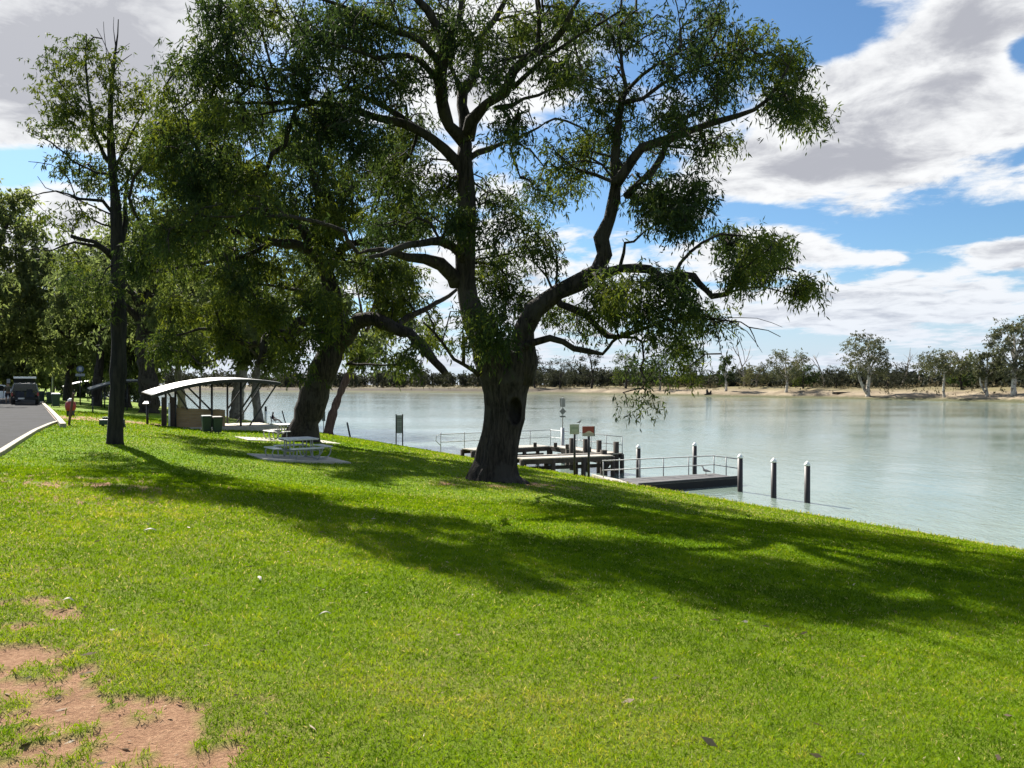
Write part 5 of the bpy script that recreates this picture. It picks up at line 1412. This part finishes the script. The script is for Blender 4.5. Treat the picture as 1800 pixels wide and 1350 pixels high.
# ------------------------------------------------------------------ sky, sun, camera
SUN_AZ = math.atan2(-0.57, 0.82); SUN_EL = math.radians(41)
w = bpy.data.worlds.new('World'); scene.world = w; w.use_nodes = True
w.node_tree.nodes.clear(); t = NT(w.node_tree); L_ = w.node_tree.links
sky = t.new('ShaderNodeTexSky'); sky.sky_type = 'NISHITA'; sky.sun_disc = False
sky.sun_elevation = SUN_EL; sky.sun_rotation = SUN_AZ % (2*math.pi); sky.air_density = 1.0; sky.dust_density = 0.6; sky.ozone_density = 2.5
gen = t.new('ShaderNodeTexCoord').outputs['Generated']
sp = t.new('ShaderNodeSeparateXYZ'); L_.new(gen, sp.inputs[0])
x, y, z = sp.outputs
zc = t.math('MAXIMUM', z, 0.0)
den = t.math('ADD', zc, 0.13)
cx_ = t.math('DIVIDE', x, den); cy_ = t.math('DIVIDE', y, den)
cb = t.new('ShaderNodeCombineXYZ'); L_.new(cx_, cb.inputs[0]); L_.new(cy_, cb.inputs[1])
plan = cb.outputs[0]
yy = t.math('MAXIMUM', y, 0.05)
u = t.math('DIVIDE', x, yy); v = t.math('DIVIDE', z, yy)
n1 = t.noise(t.mapping(plan, (1, 1, 1), (0, 0, .4)), 1.5, 7, 0.58, 0.25)
n2 = t.noise(t.mapping(plan, (1, 1, 1), (0, 0, .2), (3.1, 1.7, 0)), 4.2, 7, 0.62, 0.4)
cov = t.math('ADD', t.math('MULTIPLY', n1, 0.8), t.math('MULTIPLY', n2, 0.42))
def blob(px, py, rx, ry, a, rot=0.0):
    du = t.math('SUBTRACT', u, (px-900)/F); dv = t.math('SUBTRACT', v, (HY-py)/F)
    c, s = math.cos(rot), math.sin(rot)
    p = t.math('DIVIDE', t.math('ADD', t.math('MULTIPLY', du, c), t.math('MULTIPLY', dv, s)), rx/F)
    q = t.math('DIVIDE', t.math('SUBTRACT', t.math('MULTIPLY', dv, c), t.math('MULTIPLY', du, s)), ry/F)
    e = t.math('MULTIPLY', t.math('ADD', t.math('MULTIPLY', p, p), t.math('MULTIPLY', q, q)), -1.0)
    return t.math('MULTIPLY', t.math('EXPONENT', e), a)
CLOUDS = [(1640, 190, 330, 130, .30, .35), (1400, 280, 200, 60, .16, .1), (1750, 20, 160, 80, .15, .4), (1400, 50, 120, 50, -.34, .1), (1795, 92, 45, 45, -.30, 0), (1360, 378, 120, 22, -.26, -.2), (1580, 410, 130, 26, -.30, 0), (1740, 385, 130, 24, -.24, .1), (1650, 470, 120, 20, -.12, 0),
          (1400, 445, 110, 45, .26, 0), (1560, 458, 50, 16, .22, 0), (1775, 440, 75, 22, .34, 0), (1500, 540, 500, 45, .10, 0), (1500, 600, 600, 25, -.04, 0),
          (120, 110, 300, 160, .32, .1), (40, 292, 120, 26, -.40, 0), (110, 390, 110, 50, .24, 0), (1010, 280, 110, 60, -.26, 0), (870, 110, 150, 90, .20, 0), (1180, 110, 90, 60, -.16, 0), (900, 470, 200, 60, .16, 0), (450, 300, 120, 60, -.08, 0)]
for c in CLOUDS: cov = t.math('ADD', cov, blob(*c))
lowv = t.mapr(z, 0.02, 0.20, 0.065, 0.0)
cov = t.math('ADD', cov, lowv)
cs_ = t.new('ShaderNodeCombineXYZ'); L_.new(t.math('MULTIPLY', u, 1.6), cs_.inputs[0]); L_.new(t.math('MULTIPLY', v, 15.0), cs_.inputs[1])
n3 = t.noise(cs_.outputs[0], 1.7, 5, 0.55, 0.5)
streak = t.math('MULTIPLY', t.math('MULTIPLY', t.math('SUBTRACT', n3, 0.5), 0.55), t.mapr(v, 0.05, 0.22, 1.0, 0.0))
cov = t.math('ADD', cov, streak)
dens_ = t.mapr(cov, 0.585, 0.72)
thick = t.mapr(t.math('ADD', cov, t.math('MULTIPLY', t.math('SUBTRACT', n2, 0.5), -1.35)), 0.68, 1.03)
thick = t.math('ADD', thick, blob(170, 70, 260, 130, .55), clamp=True)
# brighter where the cloud faces the sun
sunv = Vector((math.sin(SUN_AZ)*math.cos(SUN_EL), math.cos(SUN_AZ)*math.cos(SUN_EL), math.sin(SUN_EL)))
dt = t.new('ShaderNodeVectorMath', operation='DOT_PRODUCT'); L_.new(gen, dt.inputs[0]); dt.inputs[1].default_value = sunv
glow = t.mapr(dt.outputs['Value'], 0.80, 1.0, 0.0, 0.15)
cloud = t.mix(thick, CLOUD_HI, CLOUD_LO)
cloud = t.mix(glow, cloud, CLOUD_GLOW)
haze = t.mapr(z, 0.0, 0.20, 0.55, 0.0)
hz_ = t.mix(haze, cloud, CLOUD_HZ)
b1 = t.new('ShaderNodeBackground'); tm = t.new('ShaderNodeMix', data_type='RGBA', blend_type='MULTIPLY'); tm.inputs[0].default_value = 1; L_.new(sky.outputs[0], tm.inputs[6]); tm.inputs[7].default_value = (0.66, 0.87, 1.0, 1); hzs = t.mix(t.mapr(z, 0.0, 0.16, 0.80, 0.0), tm.outputs[2], tuple(q/SKY_STR for q in CLOUD_HZ)); L_.new(hzs, b1.inputs[0]); b1.inputs[1].default_value = SKY_STR
b2 = t.new('ShaderNodeBackground'); L_.new(hz_, b2.inputs[0]); b2.inputs[1].default_value = 1.0
mx = t.new('ShaderNodeMixShader'); L_.new(dens_, mx.inputs[0]); L_.new(b1.outputs[0], mx.inputs[1]); L_.new(b2.outputs[0], mx.inputs[2])
wo = t.new('ShaderNodeOutputWorld'); L_.new(mx.outputs[0], wo.inputs[0])

sl = bpy.data.lights.new('sun', 'SUN'); sl.energy = SUN_STR; sl.angle = math.radians(0.55); sl.color = (1.0, 0.95, 0.86)
so = bpy.data.objects.new('sun', sl); COL.objects.link(so); so.rotation_euler = (-sunv).to_track_quat('-Z', 'Y').to_euler(); so.location = sunv*60
cam = bpy.data.cameras.new('camera'); cam.sensor_width = 36; cam.lens = 36*F/1800; cam.clip_start = .1; cam.clip_end = 8000
cam.shift_y = -(HY-675)/1800*-1
co = bpy.data.objects.new('camera', cam); COL.objects.link(co); co.location = (0, 0, 0); co.rotation_euler = (math.radians(90), 0, 0)
scene.camera = co
scene.view_settings.view_transform = 'Standard'; scene.view_settings.look = 'None'; scene.view_settings.gamma = 1.0; scene.view_settings.use_curve_mapping = False
scene.view_settings.exposure = EXPO
scene.render.engine = 'CYCLES'
scene.cycles.use_denoising = True
scene.cycles.max_bounces = 5; scene.cycles.transparent_max_bounces = 4; scene.cycles.diffuse_bounces = 2; scene.cycles.glossy_bounces = 3; scene.cycles.caustics_reflective = False; scene.cycles.caustics_refractive = False
